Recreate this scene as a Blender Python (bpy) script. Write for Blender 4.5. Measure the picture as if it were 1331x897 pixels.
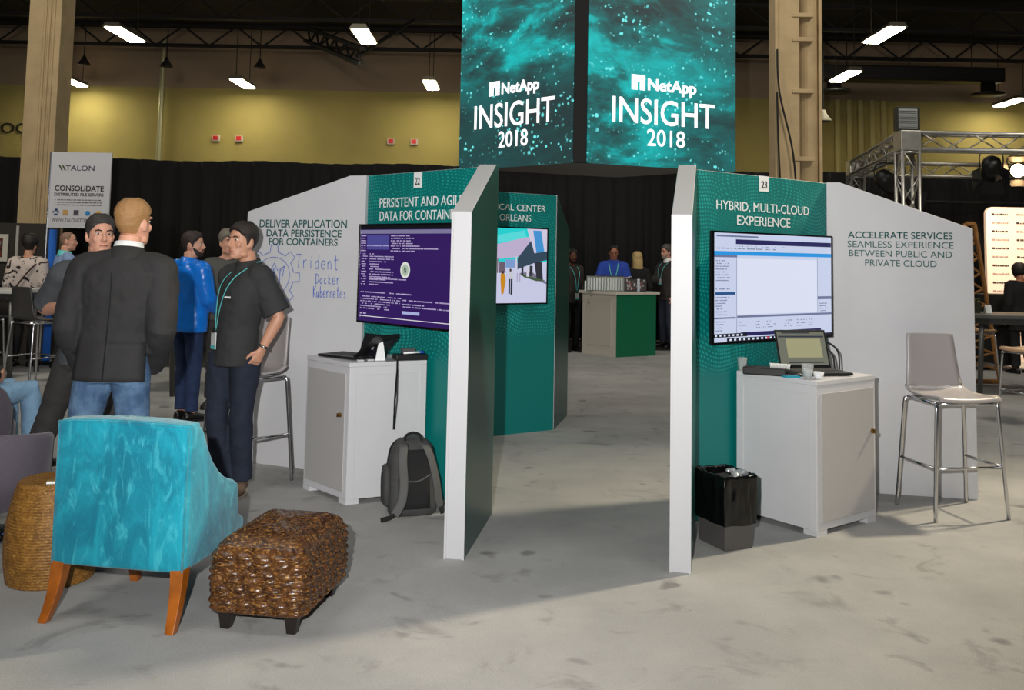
import bpy, bmesh, math, random
from mathutils import Vector, Matrix, noise
random.seed(7)
for o in list(bpy.data.objects): bpy.data.objects.remove(o)
S = bpy.context.scene
COL = S.collection
PI = math.pi
# ------------------------------------------------------------------ camera, world, lights, exposure
def make_camera():
    f, th, ph = 1220.0, math.radians(4.5), math.radians(1.1)
    cd = bpy.data.cameras.new('camera'); cd.sensor_width = 36; cd.sensor_fit = 'HORIZONTAL'
    cd.lens = f / 1331 * 36
    cd.shift_y = -(448.5 - (332 - f * math.tan(th))) / 1331
    cd.clip_end = 200
    c = bpy.data.objects.new('camera', cd); COL.objects.link(c)
    fw = Vector((0, math.cos(th), math.sin(th))); u = Vector((0, -math.sin(th), math.cos(th))); r = Vector((1, 0, 0))
    ex = r * math.cos(ph) + u * math.sin(ph); ey = u * math.cos(ph) - r * math.sin(ph)
    m = Matrix.Identity(4)
    for i in range(3): m[i][0], m[i][1], m[i][2] = ex[i], ey[i], -fw[i]
    m.translation = (0, 0, 1.6)
    c.matrix_world = m; S.camera = c
make_camera()
S.view_settings.view_transform = 'Standard'; S.view_settings.look = 'None'
S.view_settings.exposure = 0.0; S.view_settings.gamma = 1.0; S.view_settings.use_curve_mapping = False
W = bpy.data.worlds.new('hall'); S.world = W; W.use_nodes = True
W.node_tree.nodes['Background'].inputs[0].default_value = (0.9, 0.95, 1, 1)
W.node_tree.nodes['Background'].inputs[1].default_value = 0.045
def light(name, kind, loc, aim, energy, col=(1, 1, 1), **k):
    d = bpy.data.lights.new(name, kind); d.energy = energy; d.color = col
    for a, b in k.items(): setattr(d, a, b)
    o = bpy.data.objects.new(name, d); COL.objects.link(o); o.location = loc
    o.rotation_euler = (Vector(aim) - Vector(loc)).to_track_quat('-Z', 'Y').to_euler()
    return o
light('camera_flash', 'SPOT', (-0.24, 0.0, 1.80), (-0.3, 6, 2.15), 1350, (1, 0.985, 0.96), spot_size=math.radians(92), spot_blend=1.0, shadow_soft_size=0.03)
for lx, ly, en in ((-3.5, 2.5, 130), (3.5, 2.0, 90), (-4, 8, 25), (1.4, 13.6, 110)):      # high hall lamps overhead, out of the frame; the last added to brighten the counter
    light('hall_fill_light', 'AREA', (lx, ly, 8.8), (lx, ly + 0.3, 0), en, (1, 0.97, 0.92), shape='RECTANGLE', size=3, size_y=3)
for lx, ax, en in ((-7.5, -9, 380), (6.8, 7.5, 340)):
    light('hall_fill_light', 'AREA', (lx, 7.5, 8.6), (ax, 17, 3.0), en, (1, 0.92, 0.78), shape='RECTANGLE', size=2, size_y=2)  # unseen lights added to brighten the columns and truss
light('warm_spot', 'SPOT', (9.0, 9.3, 7.8), (2.0, 3.0, 0), 4700, (1, 0.86, 0.62), spot_size=math.radians(54), spot_blend=0.75, shadow_soft_size=0.35)
# ------------------------------------------------------------------ helpers
def lin(c): return tuple(((v / 255) / 12.92 if v / 255 <= 0.04045 else ((v / 255 + 0.055) / 1.055) ** 2.4) for v in c) + (1.0,)
class NT:
    def __init__(s, m): s.t = m.node_tree; s.n = s.t.nodes; s.l = s.t.links
    def node(s, kind, **k):
        n = s.n.new(kind)
        for a, b in k.items(): setattr(n, a, b)
        return n
    def put(s, sock, v):
        if hasattr(v, 'is_output'): s.l.new(v, sock)
        else: sock.default_value = v
    def m(s, op, a, b=0.0, c=0.0):
        n = s.node('ShaderNodeMath', operation=op)
        for i, v in enumerate((a, b, c)): s.put(n.inputs[i], v)
        return n.outputs[0]
    def coord(s):
        return s.node('ShaderNodeTexCoord').outputs['Object']
    def noise(s, vec, scale, detail=3, rough=0.55, dist=0):
        n = s.node('ShaderNodeTexNoise'); s.l.new(vec, n.inputs['Vector'])
        n.inputs['Scale'].default_value = scale; n.inputs['Detail'].default_value = detail
        n.inputs['Roughness'].default_value = rough; n.inputs['Distortion'].default_value = dist
        return n.outputs['Fac']
    def smooth(s, v, a, b, lo=0.0, hi=1.0):
        n = s.node('ShaderNodeMapRange', interpolation_type='SMOOTHSTEP'); s.put(n.inputs[0], v)
        for i, x in enumerate((a, b, lo, hi)): n.inputs[i + 1].default_value = x
        return n.outputs[0]
    def mix(s, f, a, b):
        n = s.node('ShaderNodeMix', data_type='RGBA'); s.put(n.inputs[0], f); s.put(n.inputs[6], a); s.put(n.inputs[7], b)
        return n.outputs[2]
    def scale(s, vec, v):
        n = s.node('ShaderNodeMapping'); s.l.new(vec, n.inputs[0]); n.inputs['Scale'].default_value = v
        return n.outputs[0]
    def bump(s, h, strength, dist=0.01):
        n = s.node('ShaderNodeBump'); s.l.new(h, n.inputs['Height']); n.inputs['Strength'].default_value = strength; n.inputs['Distance'].default_value = dist
        return n.outputs[0]
MATS = {}
def mat(name, col, rough=0.5, metal=0.0, var=0.0, vs=8.0, bump=0.0, bs=60.0, emit=0.0, ecol=None, trans=0.0, sheen=0.0, coat=0.0, col2=None, spec=0.5):
    if name in MATS: return MATS[name]
    m = bpy.data.materials.new(name); m.use_nodes = True; t = NT(m); p = t.n['Principled BSDF']; MATS[name] = m
    c = lin(col); p.inputs['Base Color'].default_value = c
    p.inputs['Roughness'].default_value = rough; p.inputs['Metallic'].default_value = metal
    p.inputs['Specular IOR Level'].default_value = spec
    if var or bump or col2:
        v = t.coord()
        if var or col2:
            n = t.smooth(t.noise(v, vs, 4), 0.3, 0.7)
            k = lin(col2) if col2 else tuple(x * (1 - var) for x in c[:3]) + (1,)
            t.l.new(t.mix(n, k, c), p.inputs['Base Color'])
        if bump: t.l.new(t.bump(t.noise(v, bs, 2), bump), p.inputs['Normal'])
    if emit:
        p.inputs['Emission Color'].default_value = lin(ecol or col); p.inputs['Emission Strength'].default_value = emit
    if trans: p.inputs['Transmission Weight'].default_value = trans
    if sheen: p.inputs['Sheen Weight'].default_value = sheen; p.inputs['Sheen Roughness'].default_value = 0.4
    if coat: p.inputs['Coat Weight'].default_value = coat
    return m
class MB:
    def __init__(s): s.v = []; s.f = []; s.m = []
    def add(s, vs, fs, mi=0):
        b = len(s.v); s.v += [tuple(p) for p in vs]; s.f += [tuple(i + b for i in f) for f in fs]; s.m += [mi] * len(fs); return s
    def box(s, a, b, mi=0, M=None):
        x0, y0, z0 = a; x1, y1, z1 = b
        v = [Vector(p) for p in ((x0, y0, z0), (x1, y0, z0), (x1, y1, z0), (x0, y1, z0), (x0, y0, z1), (x1, y0, z1), (x1, y1, z1), (x0, y1, z1))]
        if M is not None: v = [M @ p for p in v]
        return s.add(v, [(0, 3, 2, 1), (4, 5, 6, 7), (0, 1, 5, 4), (1, 2, 6, 5), (2, 3, 7, 6), (3, 0, 4, 7)], mi)
    def prism(s, poly, z0, z1, mi=0, ax=2, side=None):
        n = len(poly)
        def P(u, w, h): return {2: (u, w, h), 1: (u, h, w), 0: (h, u, w)}[ax]
        v = [P(*p, z0) for p in poly] + [P(*p, z1) for p in poly]
        s.add(v, [tuple(range(n))[::-1], tuple(range(n, 2 * n))], mi)
        b = len(s.v) - 2 * n
        for i in range(n):
            j = (i + 1) % n; s.f.append((b + i, b + j, b + n + j, b + n + i)); s.m.append(mi if side is None else side)
        return s
    def quad(s, u0, z0, u1, z1, y, mi=0):
        return s.add([(u0, y, z0), (u1, y, z0), (u1, y, z1), (u0, y, z1)], [(0, 1, 2, 3)], mi)
    def loft(s, rings, caps=True, mi=0):
        n = len(rings[0]); v = [p for r in rings for p in r]; f = []
        for k in range(len(rings) - 1):
            for i in range(n):
                j = (i + 1) % n; f.append((k * n + i, k * n + j, (k + 1) * n + j, (k + 1) * n + i))
        if caps: f.append(tuple(range(n))[::-1]); f.append(tuple(range((len(rings) - 1) * n, len(rings) * n)))
        return s.add(v, f, mi)
    def tube(s, pts, r, n=8, mi=0, flat=1.0, ref=None, caps=True):
        pts = [Vector(p) for p in pts]; rings = []
        rr = r if isinstance(r, (list, tuple)) else [r] * len(pts)
        prev = None
        for i, p in enumerate(pts):
            t = (pts[min(i + 1, len(pts) - 1)] - pts[max(i - 1, 0)]).normalized()
            if prev is None:
                a = Vector(ref) if ref else (Vector((0, 0, 1)) if abs(t.z) < 0.9 else Vector((1, 0, 0)))
            else: a = prev
            a = (a - t * a.dot(t)).normalized(); b = t.cross(a); prev = a
            rings.append([p + a * (rr[i] * math.cos(2 * PI * k / n)) + b * (rr[i] * flat * math.sin(2 * PI * k / n)) for k in range(n)])
        return s.loft(rings, caps, mi)
    def ell(s, c, r, n=12, mi=0, M=None):
        rings = []
        for k in range(1, n // 2 + 2):
            a = PI * (k - 0.5) / (n // 2 + 1) - PI / 2 if False else PI * k / (n // 2 + 2) - PI / 2
            rings.append([Vector((r[0] * math.cos(a) * math.cos(2 * PI * i / n), r[1] * math.cos(a) * math.sin(2 * PI * i / n), r[2] * math.sin(a))) for i in range(n)])
        if M is not None: rings = [[M @ p for p in q] for q in rings]
        return s.loft([[p + Vector(c) for p in q] for q in rings], True, mi)
    def lathe(s, prof, n=32, c=(0, 0, 0), mi=0):
        return s.loft([[(c[0] + r * math.cos(2 * PI * i / n), c[1] + r * math.sin(2 * PI * i / n), c[2] + z) for i in range(n)] for r, z in prof], True, mi)
    def build(s, name, mats, parent=None, smooth=False, bevel=0.0, seg=2, vox=0.0, sm=4, wr=0.0, wrs=0.12, loc=None, rot=None):
        me = bpy.data.meshes.new(name); me.from_pydata([tuple(p) for p in s.v], [], s.f)
        for m in (mats if isinstance(mats, (list, tuple)) else [mats]): me.materials.append(m)
        if any(s.m): me.polygons.foreach_set('material_index', s.m)
        if smooth or vox: me.polygons.foreach_set('use_smooth', [True] * len(me.polygons))
        bm = bmesh.new(); bm.from_mesh(me); bmesh.ops.recalc_face_normals(bm, faces=bm.faces); bm.to_mesh(me); bm.free()
        me.update()
        o = bpy.data.objects.new(name, me); COL.objects.link(o)
        if parent: o.parent = parent
        if loc: o.location = loc
        if rot is not None: o.rotation_euler = rot if isinstance(rot, (tuple, list)) else (0, 0, rot)
        if bevel:
            b = o.modifiers.new('bevel', 'BEVEL'); b.width = bevel; b.segments = seg; b.limit_method = 'ANGLE'; b.angle_limit = math.radians(40)
        if vox:
            r = o.modifiers.new('remesh', 'REMESH'); r.mode = 'VOXEL'; r.voxel_size = vox; r.use_smooth_shade = True
            q = o.modifiers.new('smooth', 'SMOOTH'); q.factor = 0.5; q.iterations = sm
            if wr:
                tx = bpy.data.textures.get('folds%g' % wrs) or bpy.data.textures.new('folds%g' % wrs, 'CLOUDS')
                tx.noise_scale = wrs; tx.noise_depth = 2
                d = o.modifiers.new('folds', 'DISPLACE'); d.texture = tx; d.strength = wr; d.mid_level = 0.5; d.texture_coords = 'LOCAL'
        return o
def tag(o, label=None, cat=None, group=None, kind=None):
    for k, v in (('label', label), ('category', cat), ('group', group), ('kind', kind)):
        if v: o[k] = v
    return o
def thing(name, label, cat, loc=(0, 0, 0), rz=0.0, group=None):
    o = bpy.data.objects.new(name, None); COL.objects.link(o); o.location = loc; o.rotation_euler = (0, 0, rz); o.empty_display_size = 0.1
    return tag(o, label, cat, group)
def dup(root, loc, rz, label, group=None):
    def cp(o, par):
        c = o.copy(); COL.objects.link(c)
        if par: c.parent = par
        for ch in [x for x in bpy.data.objects if x.parent == o]: cp(ch, c)
        return c
    r = cp(root, None); r.location = loc; r.rotation_euler = (0, 0, rz); r['label'] = label
    if group: r['group'] = group
    return r
def text(name, s, m, rect, y, parent, bold=0.0, ext=0.0015, shear=0.0, sp=1.0):
    """one line of lettering fitted into rect=(u0,u1,z0,z1) on the local plane y"""
    cu = bpy.data.curves.new(name, 'FONT'); cu.body = s; cu.extrude = 0.0; cu.offset = bold; cu.shear = shear; cu.space_character = sp; cu.resolution_u = 4
    t = bpy.data.objects.new('tmp', cu); COL.objects.link(t)
    dg = bpy.context.evaluated_depsgraph_get(); dg.update()
    me = bpy.data.meshes.new_from_object(t.evaluated_get(dg)); bpy.data.objects.remove(t)
    xs = [v.co.x for v in me.vertices]; ys = [v.co.y for v in me.vertices]
    x0, x1, y0, y1 = min(xs), max(xs), min(ys), max(ys); u0, u1, z0, z1 = rect
    for v in me.vertices:
        v.co = (u0 + (v.co.x - x0) / (x1 - x0) * (u1 - u0), y, z0 + (v.co.y - y0) / (y1 - y0) * (z1 - z0))
    me.materials.clear(); me.materials.append(m); me.name = name
    o = bpy.data.objects.new(name, me); COL.objects.link(o); o.parent = parent
    if ext:
        sd = o.modifiers.new('depth', 'SOLIDIFY'); sd.thickness = ext; sd.offset = 0
    return o
def smoothpts(pts, n=6):
    P = [Vector(p) for p in pts]; out = []
    for i in range(len(P) - 1):
        a, b, c, d = P[max(i - 1, 0)], P[i], P[i + 1], P[min(i + 2, len(P) - 1)]
        for k in range(n):
            t = k / n; out.append(0.5 * ((2 * b) + (c - a) * t + (2 * a - 5 * b + 4 * c - d) * t * t + (3 * b - a - 3 * c + d) * t ** 3))
    out.append(P[-1]); return out
def superell(rx, ry, e=2.5, n=28, c=(0, 0), z=0):
    out = []
    for i in range(n):
        a = 2 * PI * i / n; ca, sa = math.cos(a), math.sin(a)
        out.append((c[0] + rx * math.copysign(abs(ca) ** (2 / e), ca), c[1] + ry * math.copysign(abs(sa) ** (2 / e), sa), z))
    return out
# ------------------------------------------------------------------ shared materials
WHITE = mat('white_laminate', (205, 205, 208), 0.42, var=0.04, vs=3, bump=0.02, bs=40)
WHITE_EDGE = mat('white_edge', (186, 186, 189), 0.45)
GREYDOOR = mat('grey_door', (176, 174, 173), 0.5, bump=0.02, bs=80)
BLACK = mat('black_plastic', (18, 18, 20), 0.45, bump=0.02, bs=200)
GLOSSBLACK = mat('gloss_black', (10, 10, 12), 0.12)
CHROME = mat('chrome', (215, 215, 218), 0.13, 1.0)
STEEL = mat('brushed_steel', (150, 150, 150), 0.35, 1.0, bump=0.05, bs=150)
ALU = mat('truss_aluminium', (190, 188, 182), 0.38, 0.85, var=0.2, vs=12)
DKTEAL = mat('dark_teal_ink', (20, 86, 84), 0.5)
WHITEINK = mat('white_ink', (240, 242, 242), 0.45)
BLACKINK = mat('black_ink', (26, 28, 32), 0.5)
GLASS = mat('clear_glass', (225, 230, 230), 0.04)
GLASS.node_tree.nodes['Principled BSDF'].inputs['Alpha'].default_value = 0.22
MATTEBLACK = mat('matte_black_paint', (16, 15, 14), 0.75, bump=0.05, bs=20)
def teal_material():
    m = bpy.data.materials.new('teal_printed_panel'); m.use_nodes = True; t = NT(m); p = t.n['Principled BSDF']
    s = t.node('ShaderNodeSeparateXYZ'); t.l.new(t.coord(), s.inputs[0]); x, z = s.outputs[0], s.outputs[2]
    v = t.coord()
    w1 = t.noise(t.scale(v, (1, 0.0, 1)), 1.6, 1, 0.4); w2 = t.noise(t.scale(v, (1.3, 0.0, 0.8)), 1.3, 1, 0.4)
    u = t.m('MULTIPLY_ADD', w1, 0.55, x); q = t.m('MULTIPLY_ADD', w2, 0.55, z)
    k = 38.0
    fu = t.m('SUBTRACT', t.m('FRACT', t.m('MULTIPLY', u, k)), 0.5); fq = t.m('SUBTRACT', t.m('FRACT', t.m('MULTIPLY', q, k)), 0.5)
    d = t.m('SQRT', t.m('ADD', t.m('MULTIPLY', fu, fu), t.m('MULTIPLY', fq, fq)))
    reg = t.smooth(t.noise(t.scale(v, (1, 0.0, 1)), 2.2, 2, 0.5), 0.42, 0.68)
    top = t.smooth(z, 1.45, 2.05); side = t.smooth(t.m('ABSOLUTE', t.m('SUBTRACT', x, 0.68)), 0.42, 0.6)
    low = t.m('MULTIPLY', t.smooth(z, 0.78, 0.95), t.smooth(z, 1.25, 1.05))
    env = t.m('MINIMUM', t.m('ADD', t.m('ADD', top, t.m('MULTIPLY', side, t.smooth(z, 1.0, 1.3))), low), 1.0)
    r = t.m('MULTIPLY', t.m('MULTIPLY_ADD', reg, 0.22, 0.2), env)
    dot = t.m('MULTIPLY', t.smooth(t.m('SUBTRACT', d, r), 0.05, -0.07), env)
    c = t.mix(t.m('MULTIPLY', dot, 0.75), lin((0, 116, 112)), lin((40, 176, 168)))
    t.l.new(c, p.inputs['Base Color']); p.inputs['Roughness'].default_value = 0.42
    return m
TEAL = teal_material()
TEALPLAIN = mat('teal_plain_shaded', (6, 72, 68), 0.3, var=0.1, vs=1.5)  # panel teal darkened: shade from the grazing flash put into the colour
def led_material(name, seed, dark):
    m = bpy.data.materials.new(name); m.use_nodes = True; t = NT(m); p = t.n['Principled BSDF']
    v = t.coord(); mp = t.node('ShaderNodeMapping'); t.l.new(v, mp.inputs[0]); mp.inputs['Location'].default_value = (seed, 0, seed * 0.7); v = mp.outputs[0]
    fl = t.scale(v, (1, 0, 1))
    rot = t.node('ShaderNodeMapping'); t.l.new(fl, rot.inputs[0]); rot.inputs['Rotation'].default_value = (0, 0.7 if dark else -0.5, 0); rot.inputs['Scale'].default_value = (1, 1, 2.0)
    cloud = t.smooth(t.noise(rot.outputs[0], 0.75, 5, 0.62, 0.4), 0.36, 0.62)
    fine = t.smooth(t.noise(rot.outputs[0], 2.2, 5, 0.6, 0.6), 0.42, 0.72)
    s = t.node('ShaderNodeSeparateXYZ'); t.l.new(t.coord(), s.inputs[0])
    if dark: fade = t.smooth(s.outputs[2], 0.5, 1.5, 0.12, 1.0)
    else: fade = t.smooth(s.outputs[0], 2.0, 0.2, 0.5, 1.0)
    cloud = t.m('MULTIPLY', t.m('ADD', cloud, t.m('MULTIPLY', fine, 0.5)), fade)
    def dots(sc, rad, lo):
        n = t.node('ShaderNodeTexVoronoi'); t.l.new(fl, n.inputs['Vector']); n.inputs['Scale'].default_value = sc; n.inputs['Randomness'].default_value = 1.0
        wv = t.node('ShaderNodeTexVoronoi'); 
        mk = t.smooth(t.noise(rot.outputs[0], 1.3, 3, 0.6), lo, lo + 0.14)
        sel = t.smooth(t.noise(fl, sc * 0.9, 0), 0.44, 0.52)
        return t.m('MULTIPLY', t.m('MULTIPLY', t.smooth(n.outputs['Distance'], rad, rad * 0.45), mk), sel)
    dt = t.m('ADD', dots(17, 0.34, 0.44), dots(9, 0.27, 0.46))
    c = t.mix(t.m('MINIMUM', cloud, 1.0), lin((30, 52, 54)), lin((0, 140, 138)))
    c = t.mix(t.m('MINIMUM', t.m('MULTIPLY', t.m('MAXIMUM', t.m('SUBTRACT', cloud, 0.55), 0.0), 1.1), 0.85), c, lin((10, 205, 205)))
    c = t.mix(t.m('MINIMUM', dt, 1.0), c, lin((120, 250, 248)))
    p.inputs['Base Color'].default_value = (0.01, 0.01, 0.01, 1); p.inputs['Roughness'].default_value = 0.5
    t.l.new(c, p.inputs['Emission Color']); p.inputs['Emission Strength'].default_value = 1.0
    return m
# ------------------------------------------------------------------ the hall
def carpet_material():
    m = bpy.data.materials.new('grey_carpet'); m.use_nodes = True; t = NT(m); p = t.n['Principled BSDF']; v = t.coord()
    big = t.smooth(t.noise(v, 0.9, 5, 0.6), 0.35, 0.7)
    mid = t.smooth(t.noise(v, 3.2, 4, 0.6, 0.8), 0.56, 0.74)
    spot = t.smooth(t.noise(v, 3.0, 2, 0.5, 0.3), 0.66, 0.74)
    pile = t.noise(v, 160, 2, 0.7)
    c = t.mix(big, lin((164, 164, 163)), lin((184, 183, 181)))
    c = t.mix(t.m('MULTIPLY', mid, 0.55), c, lin((122, 121, 119)))
    c = t.mix(t.m('MULTIPLY', spot, 0.6), c, lin((95, 92, 94)))
    c = t.mix(t.smooth(pile, 0.25, 0.75, 0.0, 0.3), c, lin((110, 109, 108)))
    t.l.new(c, p.inputs['Base Color']); p.inputs['Roughness'].default_value = 0.95; p.inputs['Specular IOR Level'].default_value = 0.1
    t.l.new(t.bump(pile, 0.5, 0.004), p.inputs['Normal'])
    return m
fl = MB().box((-30, -3, -0.10), (30, 34, -0.012)).build('floor', mat('dark_far_floor', (44, 42, 40), 0.7, var=0.3, vs=1.2)); tag(fl, kind='structure')  # darker floor, showing past the far edge of the carpet
cp = MB().prism([(-14, -2), (14, -2), (14, 17.0), (0.6, 16.4), (-3.2, 13.0), (-14, 12.2)], -0.012, 0.0).build('floor_carpet', carpet_material()); tag(cp, kind='structure')
def wall_material():
    m = bpy.data.materials.new('khaki_wall_lamp_cutoff'); m.use_nodes = True; t = NT(m); p = t.n['Principled BSDF']; v = t.coord()
    s = t.node('ShaderNodeSeparateXYZ'); t.l.new(v, s.inputs[0])
    n = t.noise(v, 0.35, 3)
    low = t.mix(t.smooth(n, 0.3, 0.7), lin((158, 142, 84)), lin((172, 156, 92)))
    c = t.mix(t.smooth(s.outputs[2], 7.27, 7.29), low, lin((150, 130, 108)))  # browner upper band: cutoff of the lamps' light put into the colour
    t.l.new(c, p.inputs['Base Color']); p.inputs['Roughness'].default_value = 0.85
    t.l.new(t.bump(t.noise(v, 3, 3), 0.1, 0.05), p.inputs['Normal'])
    return m
WALLM = wall_material()
tag(MB().box((-30, 32.8, 0), (30, 33.1, 9.4)).build('wall_back', WALLM), kind='structure')
ce = MB(); ce.box((-30, -3, 9.4), (30, 33.1, 9.6))
ceil = ce.build('ceiling', mat('dark_deck', (30, 28, 27), 0.9, var=0.4, vs=0.7)); tag(ceil, kind='structure')
gm = mat('dark_steel_girder', (27, 26, 25), 0.7, var=0.3, vs=3)
def girder(p0, p1, h, name='ceiling_girder'):
    b = MB(); p0 = Vector(p0); p1 = Vector(p1); d = (p1 - p0); L = d.length
    M = Matrix.Translation(p0) @ d.to_track_quat('X', 'Z').to_matrix().to_4x4()
    for z in (0, h): b.box((0, -0.09, z - 0.05), (L, 0.09, z + 0.05), M=M)
    n = max(2, int(L / (h * 1.3)))
    for i in range(n):
        a, c = (0, h) if i % 2 else (h, 0)
        b.tube([M @ Vector((L * i / n, 0, a)), M @ Vector((L * (i + 1) / n, 0, c))], 0.035, 6)
    return b.build(name, gm)
for lab, y in (('dark open steel girder just in front of the khaki wall', 32.0), ('dark open steel girder nearest over the booths', 27.6)):
    tag(girder((-28, y, 8.62 if y > 30 else 8.5), (28, y, 8.62 if y > 30 else 8.5), 0.7), lab, 'girder', 'roof girders')
br = girder((-6.9, 30.6, 8.55), (-4.2, 25.4, 6.75), 0.42, 'sloping_brace')
tag(br, 'dark sloping steel brace hanging below the roof near the hall lamps', 'brace')
MB().tube([(-4.35, 25.6, 7.0), (-3.0, 27.4, 8.5)], 0.06, 6).build('tie_rod', gm, br)
# ducts
dm = mat('dark_duct', (24, 23, 22), 0.55)
du = thing('air_duct', 'long dark air duct with round diffusers along the khaki wall', 'duct', (9.6, 29.2, 7.35))
for x in (1.0, 3.0, 5.0): MB().tube([(x, 0.35, 0.4), (x, 0.35, 2.05)], 0.02, 6).build('hanger', gm, du)
MB().box((0, 0, 0), (5.9, 0.7, 0.46)).build('duct_body', dm, du, bevel=0.05)
for x in (0.6, 5.5):
    MB().lathe([(0.22, 0), (0.22, -0.25), (0.5, -0.32), (0.5, -0.38), (0.1, -0.38)], 20, (x, 0.35, 0)).build('diffuser', dm, du, True)
# wall pilasters (khaki pipes in a row)
for i in range(5):
    x = 11.35 + i * 0.40
    o = MB().lathe([(0.10, 3.3), (0.10, 7.25)], 14, (0, 0, 0)).build('wall_pipe', mat('khaki_pipe', (170, 155, 98), 0.7), smooth=True, loc=(x, 32.55, 0)); o.modifiers.new('e', 'EDGE_SPLIT')
    tag(o, 'khaki vertical pipe, one of a close row of five on the far wall', 'pipe', 'row of wall pipes')
o = MB().lathe([(0.09, 3.2), (0.09, 9.0)], 12).build('wall_conduit', mat('pale_conduit', (170, 165, 130), 0.4, 0.4), smooth=True, loc=(-12.35, 32.6, 0)); o.modifiers.new('e', 'EDGE_SPLIT')
tag(o, 'slim pale vertical conduit on the khaki wall above the banner', 'conduit')
# red alarm boxes
for i, (px, lab) in enumerate(((-10.42, 'red and white alarm box nearest the pale wall conduit'), (-9.6, 'red and white alarm box second from the pale wall conduit'), (-4.27, 'red and white alarm box third from the pale wall conduit'), (-3.46, 'red and white alarm box beside the big screen'))):
    t_ = thing('alarm_box', lab, 'alarm box', (px, 32.8, 5.5), 0, 'alarm boxes on the khaki wall')
    MB().box((-0.13, -0.1, -0.1), (0.13, 0, 0.1)).build('housing', mat('alarm_white', (200, 190, 180), 0.5), t_, bevel=0.01)
    MB().box((-0.095, -0.112, -0.06), (0.075, -0.1, 0.085)).build('face', mat('alarm_red', (205, 40, 35), 0.5), t_)
# wall lettering
wl = thing('wall_sign', 'dark raised capitals ROO on the khaki wall behind the pale column', 'sign', (-18.02, 32.78, 5.55))
text('lettering', 'ROO', mat('sign_dark', (38, 32, 26), 0.6), (-0.35, 1.02, 0, 0.36), 0, wl, ext=0.05)
# columns
cm = mat('pale_column_coat', (196, 172, 132), 0.85, var=0.16, vs=3, bump=0.25, bs=25)
ca = mb = MB(); mb.box((-8.42, 16, 0), (-7.86, 16.5, 9.4))
for k in range(3): mb.tube([(-8.13 + k * 0.075, 15.99, 0), (-8.13 + k * 0.075, 15.99, 9.4)], 0.027, 8)
o = mb.build('column_ribbed', cm, bevel=0.02); tag(o, kind='structure')
mb = MB(); mb.box((4.26, 15, 0), (4.62, 15.5, 9.4)); mb.box((4.60, 15.25, 0), (4.72, 15.5, 9.4), 1); mb.box((4.22, 14.98, 0), (4.27, 15.3, 9.4))
mb.tube([(4.83, 15.25, 0), (4.83, 15.25, 9.4)], 0.155, 20); mb.box((4.97, 15.1, 0), (5.02, 15.5, 9.4))
for z in (3.2, 4.3, 5.15, 5.55): mb.box((4.5, 14.97, z), (4.85, 15.1, z + 0.07))
o = mb.build('column_with_pipe', [cm, MATTEBLACK], bevel=0.008); tag(o, kind='structure')
for pts, lab in (([(4.24, 14.93, 5.0), (4.27, 14.92, 4.3), (4.48, 14.9, 3.3), (4.55, 14.9, 2.2)], 'black cable slanting down the front of the column with the pipe'), ([(4.24, 14.95, 4.3), (4.26, 14.94, 3.4), (4.31, 14.93, 2.2)], 'black cable hanging straight down the edge of the piped column')):
    tag(MB().tube(smoothpts(pts), 0.016, 6).build('hanging_cable', MATTEBLACK), lab, 'cable')
# pipe and drape
def drape(name, x0, x1, y, h, lab, amp=0.07):
    b = MB(); n = int((x1 - x0) / 0.045); top = []; bot = []
    for i in range(n + 1):
        x = x0 + (x1 - x0) * i / n; w = amp * math.sin(x * 13 + 1.7 * math.sin(x * 1.9)) + 0.03 * math.sin(x * 31)
        top.append((x, y + w * 0.7, h + 0.015 * math.sin(x * 2.2))); bot.append((x, y + w * 1.3, 0.0))
    b.add(top + bot, [(i, i + 1, n + 2 + i, n + 1 + i) for i in range(n)])
    o = b.build(name, mat('black_drape_cloth', (15, 15, 17), 0.9, var=0.3, vs=4), smooth=True)
    so = o.modifiers.new('thick', 'SOLIDIFY'); so.thickness = 0.01
    return tag(o, lab, 'curtain')
drape('black_curtain', -20, 22, 18.6, 3.36, 'tall black curtain hung right across the hall behind the booths')
# hanging hall lamps
lamp_house = mat('lamp_housing', (120, 115, 100), 0.4, 0.5)
lamp_glow = mat('lamp_tube_glow', (255, 250, 225), 0.5, emit=52.0, ecol=(255, 246, 214))
def hall_lamp(loc, lab, two=False):
    t_ = thing('hall_lamp', lab, 'lamp', loc, 0, 'hanging hall lamps')
    b = MB(); b.prism([(-0.24, 0), (0.24, 0), (0.17, 0.12), (-0.17, 0.12)], -0.85, 0.85, ax=1); b.build('housing', lamp_house, t_)
    d = MB()
    for a, c in (((-0.8, -0.05), (0.05, 0.8)) if two else ((-0.8, 0.8),)): d.box((-0.19, a, -0.03), (0.19, c, -0.004))
    d.build('diffuser', lamp_glow, t_)
    MB().box((-0.1, -0.7, 0.121), (0.1, 0.7, 0.125)).build('added_uplight', mat('added_uplight_glow', (255, 235, 200), 0.5, emit=5.0, ecol=(255, 226, 180)), t_)  # glowing strip added on top to brighten the upper wall
    for y in (-0.78, 0.78): MB().tube([(0, y, 0.12), (0, y, 9.4 - loc[2])], 0.012, 5).build('hanger', gm, t_)
for loc, lab in (((-10.15, 24.1, 7.15), 'lit hall lamp high above the grey banner, nearer row'), ((-3.88, 23.8, 7.15), 'lit hall lamp nearer row, beside the sloping roof brace'), ((-14.9, 31.3, 7.15), 'lit hall lamp by the far wall just beside the ribbed column'), ((-9.05, 31.0, 7.15), 'lit hall lamp by the far wall between conduit and brace'), ((-2.73, 30.6, 7.15), 'lit hall lamp by the far wall next to the big screen')):
    hall_lamp(loc, lab, True)
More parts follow.
